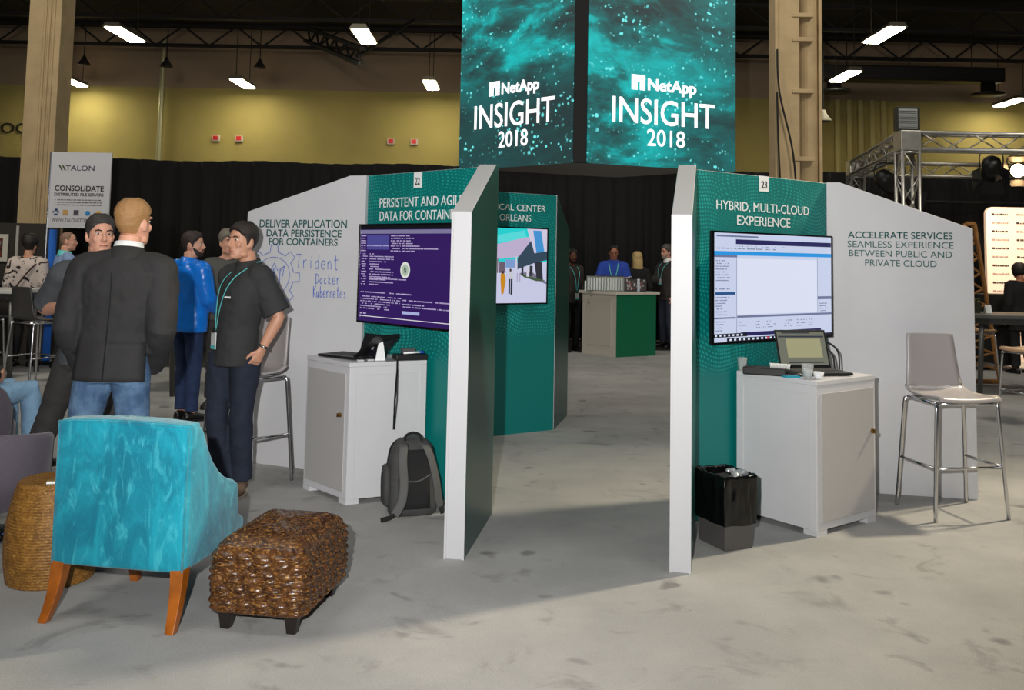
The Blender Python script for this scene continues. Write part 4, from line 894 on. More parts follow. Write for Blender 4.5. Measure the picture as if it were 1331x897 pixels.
MB().prism([(-0.03, 0), (0.03, 0), (0.002, 0.1), (-0.002, 0.1)], -0.04, 0.04, ax=0).build('card', WHITEINK, t_)
# ------------------------------------------------------------------ service counter down the aisle
c0, cr, cl = Vector((1.72, 15.23, 0)), Vector((0.70, 0.44, 0)), Vector((-0.50, 0.58, 0))
ct = thing('counter', 'white and green service counter at the end of the aisle', 'counter', tuple(c0))
def cslab(mb, a0, a1, b0, b1, z0, z1):
    P = lambda a, b_, z: cr * a + cl * b_ + Vector((0, 0, z))
    mb.add([P(a0, b0, z0), P(a1, b0, z0), P(a1, b1, z0), P(a0, b1, z0), P(a0, b0, z1), P(a1, b0, z1), P(a1, b1, z1), P(a0, b1, z1)], [(0, 3, 2, 1), (4, 5, 6, 7), (0, 1, 5, 4), (1, 2, 6, 5), (2, 3, 7, 6), (3, 0, 4, 7)]); return mb
cslab(MB(), 0, 1, 0, 1, 0, 1.0).build('body', mat('counter_white', (196, 190, 178), 0.5), ct)
cslab(MB(), -0.06, 1.06, -0.06, 1.06, 1.0, 1.045).build('worktop', mat('counter_top', (212, 206, 194), 0.4), ct, bevel=0.004)
cslab(MB(), 0.0, 1.0, -0.012, 0.0, 0.0, 1.0).build('green_front', mat('counter_green', (12, 110, 74), 0.35), ct)
d_ = cslab(MB(), -0.014, 0.0, 0.13, 0.86, 0.16, 0.93).build('door', mat('counter_door', (190, 184, 172), 0.5), ct, bevel=0.004)
MB().ell(tuple(cl * 0.78 - cr * 0.03 + Vector((0, 0, 0.85))), (0.015, 0.015, 0.015), 8).build('lock', mat('brass_lock', (150, 120, 70), 0.3, 1.0), d_, True)
rz = math.atan2(-cl.y, -cl.x) + 0.42
ds = thing('storage_chassis', 'grey ribbed storage chassis with open side on the service counter', 'storage unit', (1.26, 15.55, 1.046), -0.08)
GREYBEZ = mat('bezel_grey', (112, 116, 112), 0.4, 0.3)
MB().box((0, 0, 0), (0.62, 0.36, 0.235)).build('chassis', GREYBEZ, ds, bevel=0.004)
b = MB()
for k in range(13): b.box((0.02 + k * 0.045, -0.014, 0.012), (0.054 + k * 0.045, 0, 0.215))
b.build('ribbed_bezel', mat('bezel_light', (140, 144, 138), 0.35, 0.4), ds, bevel=0.003)
MB().box((-0.03, -0.02, 0), (-0.005, 0.1, 0.16)).build('ear', WHITEINK, ds)
op = MB().box((0.62, 0.02, 0), (0.98, 0.36, 0.20)).build('open_bay', mat('bay_dark', (40, 36, 34), 0.4, 0.6), ds)
b = MB(); rr = random.Random(11)
for k in range(36):
    x, z = rr.uniform(0.64, 0.93), rr.uniform(0.02, 0.17); s_ = rr.uniform(0.008, 0.022); b.box((x, 0.005, z), (x + s_, 0.02, z + s_ * 1.4))
b.build('components', mat('component_silver', (120, 112, 108), 0.35, 0.8), op)
b = MB()
for k in range(8):
    x, z = rr.uniform(0.64, 0.9), rr.uniform(0.03, 0.15); b.box((x, 0.0, z), (x + 0.03, 0.012, z + 0.02))
b.build('red_clips', mat('clip_red', (130, 30, 28), 0.4), op)
MB().box((0.83, -0.03, 0), (0.87, 0.03, 0.21)).build('chrome_bracket', CHROME, ds)
MB().box((0.0, 0.0, 0.235), (0.62, 0.36, 0.245)).build('top_lid', mat('lid_dark', (52, 54, 54), 0.4, 0.5), ds)
# dark ledge behind the counter people
t_ = thing('dark_table', 'low dark table far behind the service counter', 'table', (1.6, 17.9, 0)); MB().box((-1.6, -0.3, 0.9), (1.5, 0.3, 0.95)).build('table_top', MATTEBLACK, t_)
for x in (-1.5, 1.4):
    for y in (-0.25, 0.25): MB().box((x - 0.03, y - 0.03, 0), (x + 0.03, y + 0.03, 0.9)).build('leg', MATTEBLACK, t_)
# ------------------------------------------------------------------ sponsor banner and the dark exhibitor wall
bn_ = thing('banner', 'grey sponsor banner reading consolidate distributed file servers', 'banner', (-6.405, 13.0, 1.86))
BW_, BH = 0.83, 1.055
MB().box((0, 0, 0), (BW_, 0.03, BH)).build('banner_sheet', mat('banner_grey', (196, 197, 203), 0.5), bn_)
NAVY = mat('navy_ink', (30, 34, 66), 0.5); BI = mat('banner_black', (34, 32, 36), 0.5)
B = lambda s_, r, m=BI, bo=0.0: text('lettering', s_, m, r, -0.003, bn_, bold=bo, ext=0.003)
B('TALON', (0.20, 0.60, 0.80, 0.87), NAVY); B('CONSOLIDATE', (0.065, 0.745, 0.515, 0.59), BI, 0.014); B('DISTRIBUTED FILE SERVERS', (0.065, 0.745, 0.445, 0.487), BI, 0.008); B('WWW.TALONSTORAGE.COM', (0.045, 0.77, 0.085, 0.135), mat('banner_grey_ink', (110, 110, 116), 0.5))
b = MB()
for k in range(2): b.add([(0.10 + k * 0.045, -0.004, 0.87), (0.125 + k * 0.045, -0.004, 0.87), (0.165 + k * 0.045, -0.004, 0.80), (0.14 + k * 0.045, -0.004, 0.80)], [(0, 1, 2, 3)])
b.build('slanted_emblem', mat('olive_ink', (70, 84, 50), 0.5), bn_)
b = MB(); rnd2 = random.Random(9)
for y in (0.385, 0.35, 0.315):
    x = 0.11
    b.quad(0.08, y, 0.09, y + 0.01, -0.004)
    while x < 0.70: w = rnd2.uniform(0.02, 0.06); b.quad(x, y, x + w, y + 0.012, -0.004); x += w + 0.01
b.build('small_print', mat('banner_grey_ink', (110, 110, 116), 0.5), bn_)
for nm, x, c_ in (('icon_drive', 0.10, (40, 62, 110)), ('icon_laptop', 0.23, (190, 150, 90)), ('icon_screen', 0.38, (70, 70, 78)), ('icon_cloud', 0.54, (50, 130, 190)), ('icon_badge', 0.69, (205, 160, 50))):
    b = MB()
    if nm == 'icon_drive':
        b.quad(x - 0.02, 0.235, x + 0.02, 0.265, -0.004); b.quad(x - 0.025, 0.175, x + 0.025, 0.195, -0.004); b.quad(x - 0.045, 0.21, x - 0.03, 0.235, -0.004); b.quad(x + 0.03, 0.21, x + 0.045, 0.235, -0.004); b.quad(x - 0.02, 0.2, x - 0.012, 0.235, -0.004); b.quad(x + 0.012, 0.2, x + 0.02, 0.235, -0.004)
    elif nm in ('icon_laptop', 'icon_screen'):
        b.quad(x - 0.035, 0.19, x + 0.035, 0.25, -0.004); b.quad(x - 0.045, 0.178, x + 0.045, 0.186, -0.004)
    else: b.add([(x + 0.035 * math.cos(a), -0.004, 0.21 + 0.035 * math.sin(a)) for a in [2 * PI * i / 16 for i in range(16)]], [tuple(range(16))])
    b.build(nm, mat(nm + '_ink', c_, 0.5), bn_)
MB().tube([(-0.012, 0.0, -1.86), (-0.012, 0.0, BH)], 0.014, 8).build('stand_pole', CHROME, bn_)
bl = thing('blue_fabric_stand', 'bright blue fabric stand under the near edge of the grey banner', 'stand', (-6.465, 13.17, 0))
MB().box((0, 0, 0.02), (0.095, 0.03, 1.84)).build('blue_sheet', mat('bright_blue_cloth', (40, 112, 215), 0.7), bl); MB().box((-0.05, -0.12, 0), (0.2, 0.15, 0.02)).build('foot', BLACK, bl)
dw = thing('exhibitor_wall', 'dark brown exhibitor wall with a white seam in front of the ribbed column', 'partition', (-10.2, 14.0, 0))
MB().box((0, 0, 0), (3.1, 0.08, 1.94)).build('wall_panel', mat('dark_brown_laminate', (46, 42, 38), 0.6), dw)
MB().box((2.84, -0.012, 0.05), (2.88, 0, 1.9)).build('white_seam', mat('seam_white', (170, 168, 160), 0.5), dw)
MB().box((3.1, 0, 0), (3.45, 0.08, 1.94)).build('side_panel', mat('dark_brown_laminate', (46, 42, 38), 0.6), dw)
fr = thing('framed_picture', 'white framed dark picture on the brown exhibitor wall', 'picture', (-7.70, 13.985, 1.37))
fb = MB(); fb.box((-0.02, -0.02, 0), (0.24, 0.0, 0.40)); fb.build('frame', mat('frame_cream', (196, 192, 180), 0.5), fr)
MB().box((0.055, -0.026, 0.06), (0.165, -0.02, 0.34)).build('print', mat('print_dark', (40, 34, 32), 0.4, col2=(110, 60, 50), vs=16), fr)
MB().ell((0.12, -0.03, 0.12), (0.025, 0.005, 0.025), 10).build('printed_motif', mat('print_red', (150, 50, 44), 0.4), fr); MB().ell((0.11, -0.03, 0.26), (0.03, 0.005, 0.05), 10).build('printed_motif', mat('print_grey', (110, 112, 120), 0.4), fr)
dc = thing('display_counter', 'low glossy black counter against the brown exhibitor wall', 'counter', (-9.0, 13.1, 0)); MB().box((0, 0, 0), (1.6, 0.55, 1.0)).build('body', MATTEBLACK, dc); MB().box((-0.03, -0.03, 1.0), (1.63, 0.58, 1.04)).build('worktop', GLOSSBLACK, dc)
MB().loft([superell(0.34, 0.2, 2, 24, (0.8, 0.25), z) for z in (1.04, 1.09)] + [superell(0.28, 0.16, 2, 24, (0.8, 0.25), 1.12)]).build('glass_dome', GLOSSBLACK, dc, True)
# small exhibitor table with leaflets beside the bald man
tb = thing('leaflet_table', 'small table with coloured leaflets beside the man in the pale blue shirt', 'table', (-5.8, 13.5, 0)); MB().box((-0.25, -0.2, 0.98), (0.5, 0.2, 1.02)).build('table_top', TTOP, tb)
MB().box((-0.2, -0.15, 0), (0.45, 0.15, 0.98)).build('body', BLACK, tb)
for i, (x, c_) in enumerate(((-0.14, (180, 170, 160)), (-0.06, (150, 60, 50)), (0.02, (60, 60, 66)), (0.10, (190, 120, 70)), (0.2, (70, 110, 150)))):
    o = MB().box((0, 0, 0), (0.06, 0.015, 0.16 + 0.02 * (i % 3))).build('leaflet', mat('leaflet_%d' % i, c_, 0.5), loc=(-5.8 + x, 13.45, 1.02)); tag(o, 'upright %s leaflet on the small table under the grey banner' % ('cream', 'red', 'charcoal', 'orange', 'blue')[i], 'leaflet', 'leaflets on the small table')
# ------------------------------------------------------------------ aluminium lighting truss
def truss(name, p0, p1, w, par, h=None):
    h = h or w; p0, p1 = Vector(p0), Vector(p1); d = p1 - p0; L = d.length
    q = d.to_track_quat('X', 'Z').to_matrix().to_4x4() if abs(d.normalized().z) < 0.9 else d.to_track_quat('X', 'Y').to_matrix().to_4x4()
    M = Matrix.Translation(p0) @ q; b = MB(); c_ = [(-w / 2, -h / 2), (w / 2, -h / 2), (w / 2, h / 2), (-w / 2, h / 2)]
    for y, z in c_: b.tube([M @ Vector((0, y, z)), M @ Vector((L, y, z))], 0.026, 8)
    n = max(2, round(L / (w * 1.5)))
    for k in range(4):
        a, e_ = c_[k], c_[(k + 1) % 4]
        for i in range(n):
            s0, s1 = (a, e_) if (i + k) % 2 else (e_, a)
            b.tube([M @ Vector((L * i / n, *s0)), M @ Vector((L * (i + 1) / n, *s1))], 0.011, 6)
    for x in (0.02, L - 0.02): b.tube([M @ Vector((x, *p)) for p in c_ + c_[:1]], 0.02, 6)
    return b.build(name, ALU, par, True)
tr = thing('lighting_truss', 'aluminium box truss frame carrying stage lights over the logo wall', 'truss', (5.5, 13.0, 0))
NL, FL_ = Vector((0, 0, 0)), Vector((0.75, 4.0, 0)); H_ = 3.29; w_ = 0.23
MB().box((-0.14, -0.14, H_ - 0.14), (0.14, 0.14, H_ + 0.14)).build('corner_block', ALU, tr, bevel=0.01)
MB().box((0.75 - 0.14, 3.86, H_ - 0.14), (0.75 + 0.14, 4.14, H_ + 0.14)).build('corner_block', ALU, tr, bevel=0.01)
truss('near_leg', (0, 0, 0), (0, 0, H_ - 0.14), w_, tr); truss('far_leg', (0.75, 4.0, 0), (0.75, 4.0, H_ - 0.14), w_, tr)
truss('near_beam', (0.14, 0, H_), (4.4, 0, H_), w_, tr); truss('far_beam', (0.89, 4.0, H_), (5.2, 4.0, H_), w_, tr); truss('side_beam', (0.03, 0.14, H_), (0.72, 3.86, H_), w_, tr)
truss('outer_leg', (4.3, 0, 0), (4.3, 0, H_ - 0.14), w_, tr)
MB().tube([(0.85, 4.6, 2.75), (5.2, 4.6, 2.75)], 0.03, 8).build('cross_pipe', gm, tr)
lb = thing('flood_light', 'square ribbed flood light standing on the truss corner block', 'flood light', (5.5, 13.0, 3.43))
MB().box((-0.16, -0.06, 0.01), (0.16, 0.08, 0.34)).build('housing', BLACK, lb, bevel=0.008); MB().box((-0.14, -0.066, 0.03), (0.12, -0.06, 0.31)).build('lens', mat('flood_lens', (165, 168, 165), 0.3, 0.2), lb)
b = MB()
for k in range(9): b.box((-0.13, -0.074, 0.05 + k * 0.028), (0.11, -0.066, 0.058 + k * 0.028))
b.build('grille', mat('grille_grey', (90, 92, 92), 0.4, 0.5), lb); MB().box((-0.05, -0.04, -0.005), (0.05, 0.05, 0.012)).build('bracket', BLACK, lb)
WARMG = mat('warm_lamp_glow', (255, 214, 150), 0.4, emit=9.0, ecol=(255, 190, 110))
def fresnel(lab, loc, aim, s_=1.0, lit=0.0, hang=0.3):
    t_ = thing('stage_light', lab, 'stage light', loc, 0, 'stage lights on the truss')
    q = (Vector(aim) - Vector(loc)).to_track_quat('-Z', 'Y').to_matrix().to_4x4() @ Matrix.Diagonal((s_, s_, s_, 1))
    b = MB(); b.lathe([(0.05, 0.16), (0.11, 0.12), (0.12, -0.02), (0.13, -0.14), (0.105, -0.14), (0.10, -0.06)], 20); b.v = [tuple(q @ Vector(v)) for v in b.v]; b.build('lamp_body', BLACK, t_, True)
    b = MB(); b.lathe([(0.1, -0.10), (0.001, -0.085)], 20); b.v = [tuple(q @ Vector(v)) for v in b.v]; b.build('lens', mat('warm_lamp_glow_strong', (255, 220, 160), 0.4, emit=lit, ecol=(255, 205, 140)) if lit > 20 else (WARMG if lit else GLASS), t_, True)
    for k in range(4):
        b = MB(); a = k * PI / 2; R = Matrix.Rotation(a, 4, 'Z')
        b.add([q @ (R @ Vector(p)) for p in ((-0.11, 0.125, -0.14), (0.11, 0.125, -0.14), (0.16, 0.22, -0.29), (-0.16, 0.22, -0.29))], [(0, 1, 2, 3)]); o = b.build('barn_door', BLACK, t_); o.modifiers.new('t', 'SOLIDIFY').thickness = 0.004
    b = MB(); b.tube(smoothpts([(-0.15 * s_, 0, 0), (-0.15 * s_, 0, 0.16 * s_), (-0.08 * s_, 0, 0.22 * s_), (0.08 * s_, 0, 0.22 * s_), (0.15 * s_, 0, 0.16 * s_), (0.15 * s_, 0, 0)]), 0.010, 6); b.tube([(0, 0, 0.22 * s_), (0, 0, 0.22 * s_ + hang)], 0.014, 6); b.build('yoke', BLACK, t_)
    return t_
fresnel('dark stage light slung under the side beam of the truss', (5.85, 14.6, 2.87), (8.5, 16.5, 1.6), 1.25, 0, 0.1)
fresnel('stage light with glowing open side just past the near truss leg', (6.55, 15.6, 2.78), (8.6, 17.2, 1.2), 1.0, 6.0, 0.2)
fresnel('dark stage light with spread barn doors hanging under the near beam', (6.85, 13.35, 2.98), (8.6, 17.0, 0.6), 1.1, 3.0, 0.04)
fresnel('dazzling warm stage light facing us at the picture edge', (8.38, 15.5, 3.17), (3.5, 4.0, 1.2), 1.1, 60.0, 0.05)
light('logo_wall_spot', 'SPOT', (7.4, 13.5, 3.3), (8.75, 15.9, 1.1), 900, (1, 0.78, 0.5), spot_size=math.radians(70), spot_blend=0.6, shadow_soft_size=0.06)
# ------------------------------------------------------------------ logo wall
pw = thing('logo_wall', 'rounded white logo backdrop lit by warm stage lights', 'backdrop', (8.10, 16.0, 0))
PWW, PWH = 2.4, 2.58; r_ = 0.12
poly = [(0, 0.0), (PWW, 0.0), (PWW, PWH)] + [(r_ - r_ * math.sin(a), PWH - r_ + r_ * math.cos(a)) for a in [PI / 2 * i / 8 for i in range(9)]]
MB().prism(poly, 0, 0.08, ax=1).build('backdrop_sheet', mat('backdrop_white', (222, 205, 200), 0.7), pw)
b = MB(); b2 = MB(); rnd3 = random.Random(4)
for r in range(15):
    z = 2.44 - r * 0.145
    for c_ in range(6):
        x = 0.09 + c_ * 0.42 + (0.0 if True else 0)
        (b if (r + c_) % 2 == 0 else b2).add([(x, -0.004, z), (x + 0.05, -0.004, z), (x + 0.05, -0.004, z + 0.035), (x, -0.004, z + 0.035)], [(0, 1, 2, 3)])
        xx = x + 0.06
        while xx < x + 0.27:
            w2 = rnd3.uniform(0.02, 0.035); (b if (r + c_) % 2 == 0 else b2).quad(xx, z, xx + w2, z + rnd3.uniform(0.024, 0.036), -0.004); xx += w2 + 0.006
b.build('dark_logos', mat('logo_dark', (40, 30, 36), 0.6), pw); b2.build('grey_logos', mat('logo_grey', (150, 130, 130), 0.6), pw)
MB().box((0.05, -0.25, 0), (PWW, 0.0, 0.08)).build('base_plinth', mat('backdrop_white', (222, 205, 200), 0.7), pw)
# wooden lattice frame beside the white sloped panel
wf = thing('wooden_lattice', 'leaning wooden lattice frame behind the white sloped panel', 'lattice', (6.22, 12.6, 0))
WD = mat('light_timber', (168, 118, 66), 0.5, var=0.3, vs=10)
b = MB()
for p0, p1 in (((0.0, 0, 2.14), (0.33, 0.05, 0.0)), ((-0.12, 0, 2.14), (0.0, 0, 2.14)), ((-0.6, 0, 0.0), (-0.12, 0, 2.14)), ((-0.6, 0, 0.05), (0.33, 0.05, 0.05))): b.tube([p0, p1], 0.03, 6)
b.build('frame', WD, wf)
b = MB()
for k in range(9): z = 0.2 + k * 0.21; f = z / 2.14; b.tube([(-0.6 + 0.48 * f, 0, z), (0.33 - 0.33 * min(1, f + 0.12), 0.03, z + 0.24)], 0.016, 5); b.tube([(-0.6 + 0.48 * min(1, f + 0.12), 0.02, z + 0.24), (0.33 - 0.33 * f, 0.03, z)], 0.016, 5)
b.build('lattice_bars', WD, wf)
ca = thing('equipment_case', 'dark flight case standing beside the logo backdrop', 'case', (7.4, 14.6, 0)); MB().box((-0.3, -0.25, 0.08), (0.35, 0.25, 1.15)).build('case_body', MATTEBLACK, ca, bevel=0.01)
for x in (-0.24, 0.29):
    for y in (-0.2, 0.2): MB().ell((x, y, 0.04), (0.02, 0.04, 0.04), 10).build('caster', BLACK, ca, True)
b = MB(); b.box((-0.3, -0.255, 0.72), (0.35, -0.25, 0.74)); b.box((-0.02, -0.262, 0.68), (0.06, -0.25, 0.78)); b.build('latch', STEEL, ca)
# ------------------------------------------------------------------ people
SKIN = [mat('skin_fair', (222, 164, 138), 0.5, var=0.08, vs=30), mat('skin_olive', (206, 152, 124), 0.5, var=0.08, vs=30), mat('skin_tan', (178, 118, 88), 0.5, var=0.08, vs=30), mat('skin_brown', (116, 72, 52), 0.5, var=0.08, vs=30)]
EYEW = mat('eye_white', (220, 215, 210), 0.25); EYED = mat('eye_iris', (45, 30, 22), 0.2); LIPS = mat('lip_tone', (180, 105, 95), 0.5)
LANY = mat('lanyard_teal', (96, 200, 200), 0.5); BADGE = mat('badge_white', (210, 215, 215), 0.4)
HEAD = [(-.118, .024, .078, .035), (-.108, .040, .090, .0), (-.088, .053, .094, -.03), (-.06, .062, .094, -.058), (-.03, .068, .093, -.083), (0, .072, .092, -.097), (.03, .075, .094, -.103), (.06, .0745, .092, -.102), (.085, .066, .079, -.09), (.100, .053, .060, -.074), (.111, .036, .036, -.052), (.117, .014, .008, -.026)]
def head_at(z, th, off=0.0):
    z = max(HEAD[0][0], min(HEAD[-1][0], z))
    for a, b in zip(HEAD, HEAD[1:]):
        if z <= b[0] + 1e-9:
            t = (z - a[0]) / (b[0] - a[0]); hw, f, k = [a[i] + (b[i] - a[i]) * t for i in (1, 2, 3)]; break
    return Vector(((hw + off) * math.sin(th), (f + k) / 2 + ((f - k) / 2 + off) * math.cos(th), z))
def person(label, loc, face, H=1.78, J=None, top=None, trousers=None, shoes=None, skin=0, hair=None, head=(0, 0), vox=0.012, beard=None, lanyard=False, glasses=False, sit=False, group=None, wide=1.0, curl=1.0, extra=None, brow=(40, 30, 26)):
    """face: direction the body faces, in plan. J: joints as plan offsets from loc (world axes) and heights, metres"""
    s = H / 1.8; th = math.atan2(-face[0], face[1])
    root = thing('person', label, 'person', (loc[0], loc[1], 0), th, group)
    def L(p): # world offset to local
        c, q = math.cos(-th), math.sin(-th); return Vector((p[0] * c - p[1] * q, p[0] * q + p[1] * c, p[2]))
    Jl = dict(pel=(0, 0, .95), Ls=(-.185, -.015, 1.435), Rs=(.185, -.015, 1.435), Le=(-.235, -.05, 1.15), Re=(.235, -.05, 1.15), Lw=(-.235, .05, .90), Rw=(.235, .05, .90),
              Lh=(-.09, 0, .92), Rh=(.09, 0, .92), Lk=(-.10, .025, .50), Rk=(.10, .025, .50), La=(-.115, -.02, .085), Ra=(.115, -.02, .085), Lt=(-.03, .16, 0), Rt=(.03, .16, 0), hd=(0, .015, 1.672), ch=(0, 0, 1.35))
    Jl = {k: Vector(v) * s for k, v in Jl.items()}
    for k, v in (J or {}).items(): Jl[k] = L(v)
    pel, ch = Jl['pel'], Jl['ch']
    def lean(z):   # torso axis: pelvis to chest to neck
        t = (z * s - pel.z) / max(0.05, (ch.z - pel.z)); return pel + (ch - pel) * t
    def tor(z, rx, ry, cy, off=0.0, e=2.4, n=28):
        a = lean(z); q = superell((rx + off) * s * wide, (ry + off) * s, e, n, (a.x, a.y + cy * s), z * s + (0 if True else 0)); return q
    TR = [(.86, .160, .112, 0), (.93, .172, .118, 0), (1.02, .163, .112, .004), (1.10, .158, .108, .008), (1.22, .172, .115, .008), (1.34, .188, .116, 0), (1.41, .182, .104, -.008), (1.455, .135, .084, -.018)]
    neck0 = lean(1.47) + Vector((0, -.02 * s, 0)); hd = Jl['hd']
    # ---- continuous body
    b = MB()
    b.loft([tor(*r, off=-0.012) for r in TR])
    hb = hd + Vector((0, -.03 * s, -.065 * s))
    b.tube([neck0 + Vector((0, 0, -.05 * s)), neck0.lerp(hb, .5), hb], [.068 * s, .058 * s, .056 * s], 16)
    for sd in 'LR': b.tube([neck0 + Vector((0, 0, .035 * s)), Jl[sd + 's'] + Vector((0, 0, .01))], [.05 * s, .05 * s], 10)
    Rh = Matrix.Translation(hd) @ Matrix.Rotation(head[0], 4, 'Z') @ Matrix.Rotation(head[1], 4, 'X') @ Matrix.Diagonal((s, s, s, 1))
    hb_ = MB()
    hb_.loft([[head_at(z, 2 * PI * i / 32) for i in range(32)] for z in [-.118 + .235 * k / 26 for k in range(27)]])
    hb_.tube([(0, .088, .028), (0, .103, .0), (0, .114, -.026), (0, .098, -.042)], [.008, .010, .0145, .008], 10)          # nose
    for sx in (-1, 1):
        hb_.ell((sx * .013, .098, -.033), (.009, .010, .008), 8)
        M = Matrix.Rotation(-sx * 0.35, 4, 'Z'); hb_.ell((sx * .077, -.012, -.008), (.009, .021, .034), 12, M=M); hb_.ell((sx * .073, .004, -.03), (.01, .012, .014), 8)
        hb_.ell((sx * .034, .083, .030), (.024, .013, .008), 10)      # brow ridge
        hb_.ell((sx * .040, .070, -.022), (.022, .017, .024), 10)     # cheekbone
        hb_.ell((sx * .052, .02, -.085), (.014, .03, .02), 8)         # jaw
    hb_.ell((0, .093, -.058), (.023, .008, .006), 10); hb_.ell((0, .092, -.069), (.021, .009, .006), 10); hb_.ell((0, .083, -.102), (.022, .014, .014), 10)
    b.add([Rh @ Vector(v) for v in hb_.v], hb_.f)
    def limb(pts, rad, n=14): P = [Vector(p) for p in pts]; b.tube(P, [r * s for r in rad], n)
    def seg(a, c, ts): return [a.lerp(c, t) for t in ts]
    for sd, sx in (('L', -1), ('R', 1)):
        S_, E_, W_ = Jl[sd + 's'], Jl[sd + 'e'], Jl[sd + 'w']
        limb(seg(S_, E_, (0, .35, .8, 1)) + seg(E_, W_, (.2, .45, 1)), [.056, .052, .042, .041, .044, .040, .028])
        # hand: palm, four fingers, thumb
        d = (W_ - E_).normalized(); inn = Vector((-sx, 0.25, 0)); inn = (inn - d * inn.dot(d)).normalized(); fwd = d.cross(inn) * (1 if sx > 0 else -1); fwd = fwd.normalized()
        hr = []
        for t, wv, tk in ((-.01, .026, .02), (.03, .036, .019), (.07, .042, .016), (.095, .040, .014)):
            c_ = W_ + d * (t * s); hr.append([c_ + fwd * (wv * s * math.cos(a)) + inn * (tk * s * math.sin(a)) for a in [2 * PI * i / 14 for i in range(14)]])
        b.loft(hr)
        for k, (off, ln) in enumerate(((.030, .068), (.010, .078), (-.011, .072), (-.031, .056))):
            p = W_ + (d * .088 + fwd * off) * s; q = [p]; dd = d.copy()
            for m_ in range(3):
                dd = (dd + inn * (0.34 * curl)).normalized(); q.append(q[-1] + dd * (ln * s * (.45, .32, .26)[m_]))
            b.tube([p - d * .02 * s] + q, [.0095 * s, .0095 * s, .009 * s, .0085 * s, .007 * s], 8)
        p = W_ + (d * .025 + fwd * .03) * s
        b.tube([p - fwd * .012 * s, p + (d * .03 + fwd * .022 + inn * .008) * s, p + (d * .058 + fwd * .03 + inn * .018) * s, p + (d * .078 + fwd * .030 + inn * .022) * s], [.014 * s, .0125 * s, .0105 * s, .008 * s], 8)
        Hh, K_, A_ = Jl[sd + 'h'], Jl[sd + 'k'], Jl[sd + 'a']
        limb(seg(Hh, K_, (0, .3, .8, 1)) + seg(K_, A_, (.15, .35, .7, 1)), [.085, .078, .056, .053, .052, .053, .040, .036])
        T_ = Jl[sd + 't']; b.tube([A_ + Vector((0, 0, -.02)), A_ + T_ * .3 * 1.0 + Vector((0, 0, -.045 * s)), A_ + T_ * .85 + Vector((0, 0, -.055 * s))], [.034 * s, .032 * s, .022 * s], 10)
    body = b.build('body', SKIN[skin], root, vox=vox * 0.62 if vox < 0.01 else vox * 0.8, sm=3)
    # ---- face details
    def place(mb, name, m, smooth=True, par=None): mb.v = [tuple(Rh @ Vector(v)) for v in mb.v]; return mb.build(name, m, par or root, smooth)
    for sx in (-1, 1):
        if vox < 0.02:
            e_ = place(MB().ell((sx * .033, .0775, .011), (.0140, .0125, .0068), 12), 'eye', EYEW)
            place(MB().ell((sx * .033, .0868, .0105), (.0062, .0042, .0060), 10), 'iris', EYED, par=None).parent = e_
            place(MB().tube([(sx * .014, .097, .028), (sx * .034, .099, .034), (sx * .054, .086, .029)], [.0035, .005, .003], 8), 'eyebrow', mat('brow_%d_%d_%d' % brow, brow, 0.8))
    if vox < 0.02: place(MB().tube([(-.024, .094, -.064), (0, .1025, -.0625), (.024, .094, -.064)], [.0025, .0055, .0025], 8), 'mouth', LIPS)
    # ---- hair and beard as shells that follow the skull
    def shell(name, line, topz, off, m, ths, taper=0.02, jit=0.0, cap=True):
        n = 56; rows = 22; V = []
        for k in range(rows + 1):
            for i in range(n + 1):
                t = ths[0] + (ths[1] - ths[0]) * i / n; z0 = line(t); z1 = topz(t); z = z0 + (z1 - z0) * (k / rows) ** 0.8
                o_ = off(t, z) * min(1, (k / rows) / taper if taper else 1)
                p = head_at(min(z, .117), t, o_ + 0.0015)
                if z > .085: p.z = z + o_ * (z - .085) / .032
                if jit: p += Vector((noise.noise(p * 55), noise.noise(p * 55 + Vector((9, 0, 0))), noise.noise(p * 70 + Vector((0, 9, 0))))) * jit
                V.append(p)
        f = [(k * (n + 1) + i, k * (n + 1) + i + 1, (k + 1) * (n + 1) + i + 1, (k + 1) * (n + 1) + i) for k in range(rows) for i in range(n)]
        if cap: f.append(tuple(rows * (n + 1) + i for i in range(n)))
        return place(MB().add(V, f), name, m)
    def hm(c): return mat('hair_%d_%d_%d' % c, c, 0.55, var=0.25, vs=140, bump=0.35, bs=260)
    if hair:
        kind, col = hair[0], hair[1]; vol = hair[2] if len(hair) > 2 else 1.0
        def line(t):
            a = abs(math.atan2(math.sin(t), math.cos(t)))
            pts = {'short': ((0, .078), (.55, .070), (.85, .045), (1.15, .028), (1.35, -.02), (1.5, -.03), (1.75, .012), (2.0, -.02), (2.3, -.055), (PI, -.068)), 'receding': ((0, .094), (.5, .092), (.8, .06), (1.2, .03), (1.4, -.01), (1.75, .01), (2.1, -.04), (PI, -.06)), 'bob': ((0, .06), (.6, .045), (.95, -.05), (1.3, -.11), (PI, -.115)), 'long': ((0, .075), (.6, .05), (.95, -.06), (1.3, -.115), (PI, -.115)), 'horseshoe': ((0, .11), (.9, .1), (1.25, .04), (1.4, -.005), (1.75, .01), (2.1, -.04), (PI, -.06))}[kind]
            for (a0, z0), (a1, z1) in zip(pts, pts[1:]):
                if a <= a1: return z0 + (z1 - z0) * (a - a0) / (a1 - a0)
            return pts[-1][1]
        def off(t, z):
            base = {'short': .007, 'receding': .005, 'bob': .028, 'long': .02, 'horseshoe': .002}[kind]
            base *= (.35 + .65 * min(1, max(0, (z + .06) / .11))) if kind in ('short', 'receding') else 1
            return (base + max(0, z - .03) * (.15 if kind == 'short' else .06)) * vol + (.0035 * noise.noise(Vector((math.sin(t) * 9, math.cos(t) * 9, z * 60))) if kind != 'horseshoe' else 0)
        shell('hair', line, lambda t: .119, off, hm(col), (0, 2 * PI), 0.25, 0.0025)
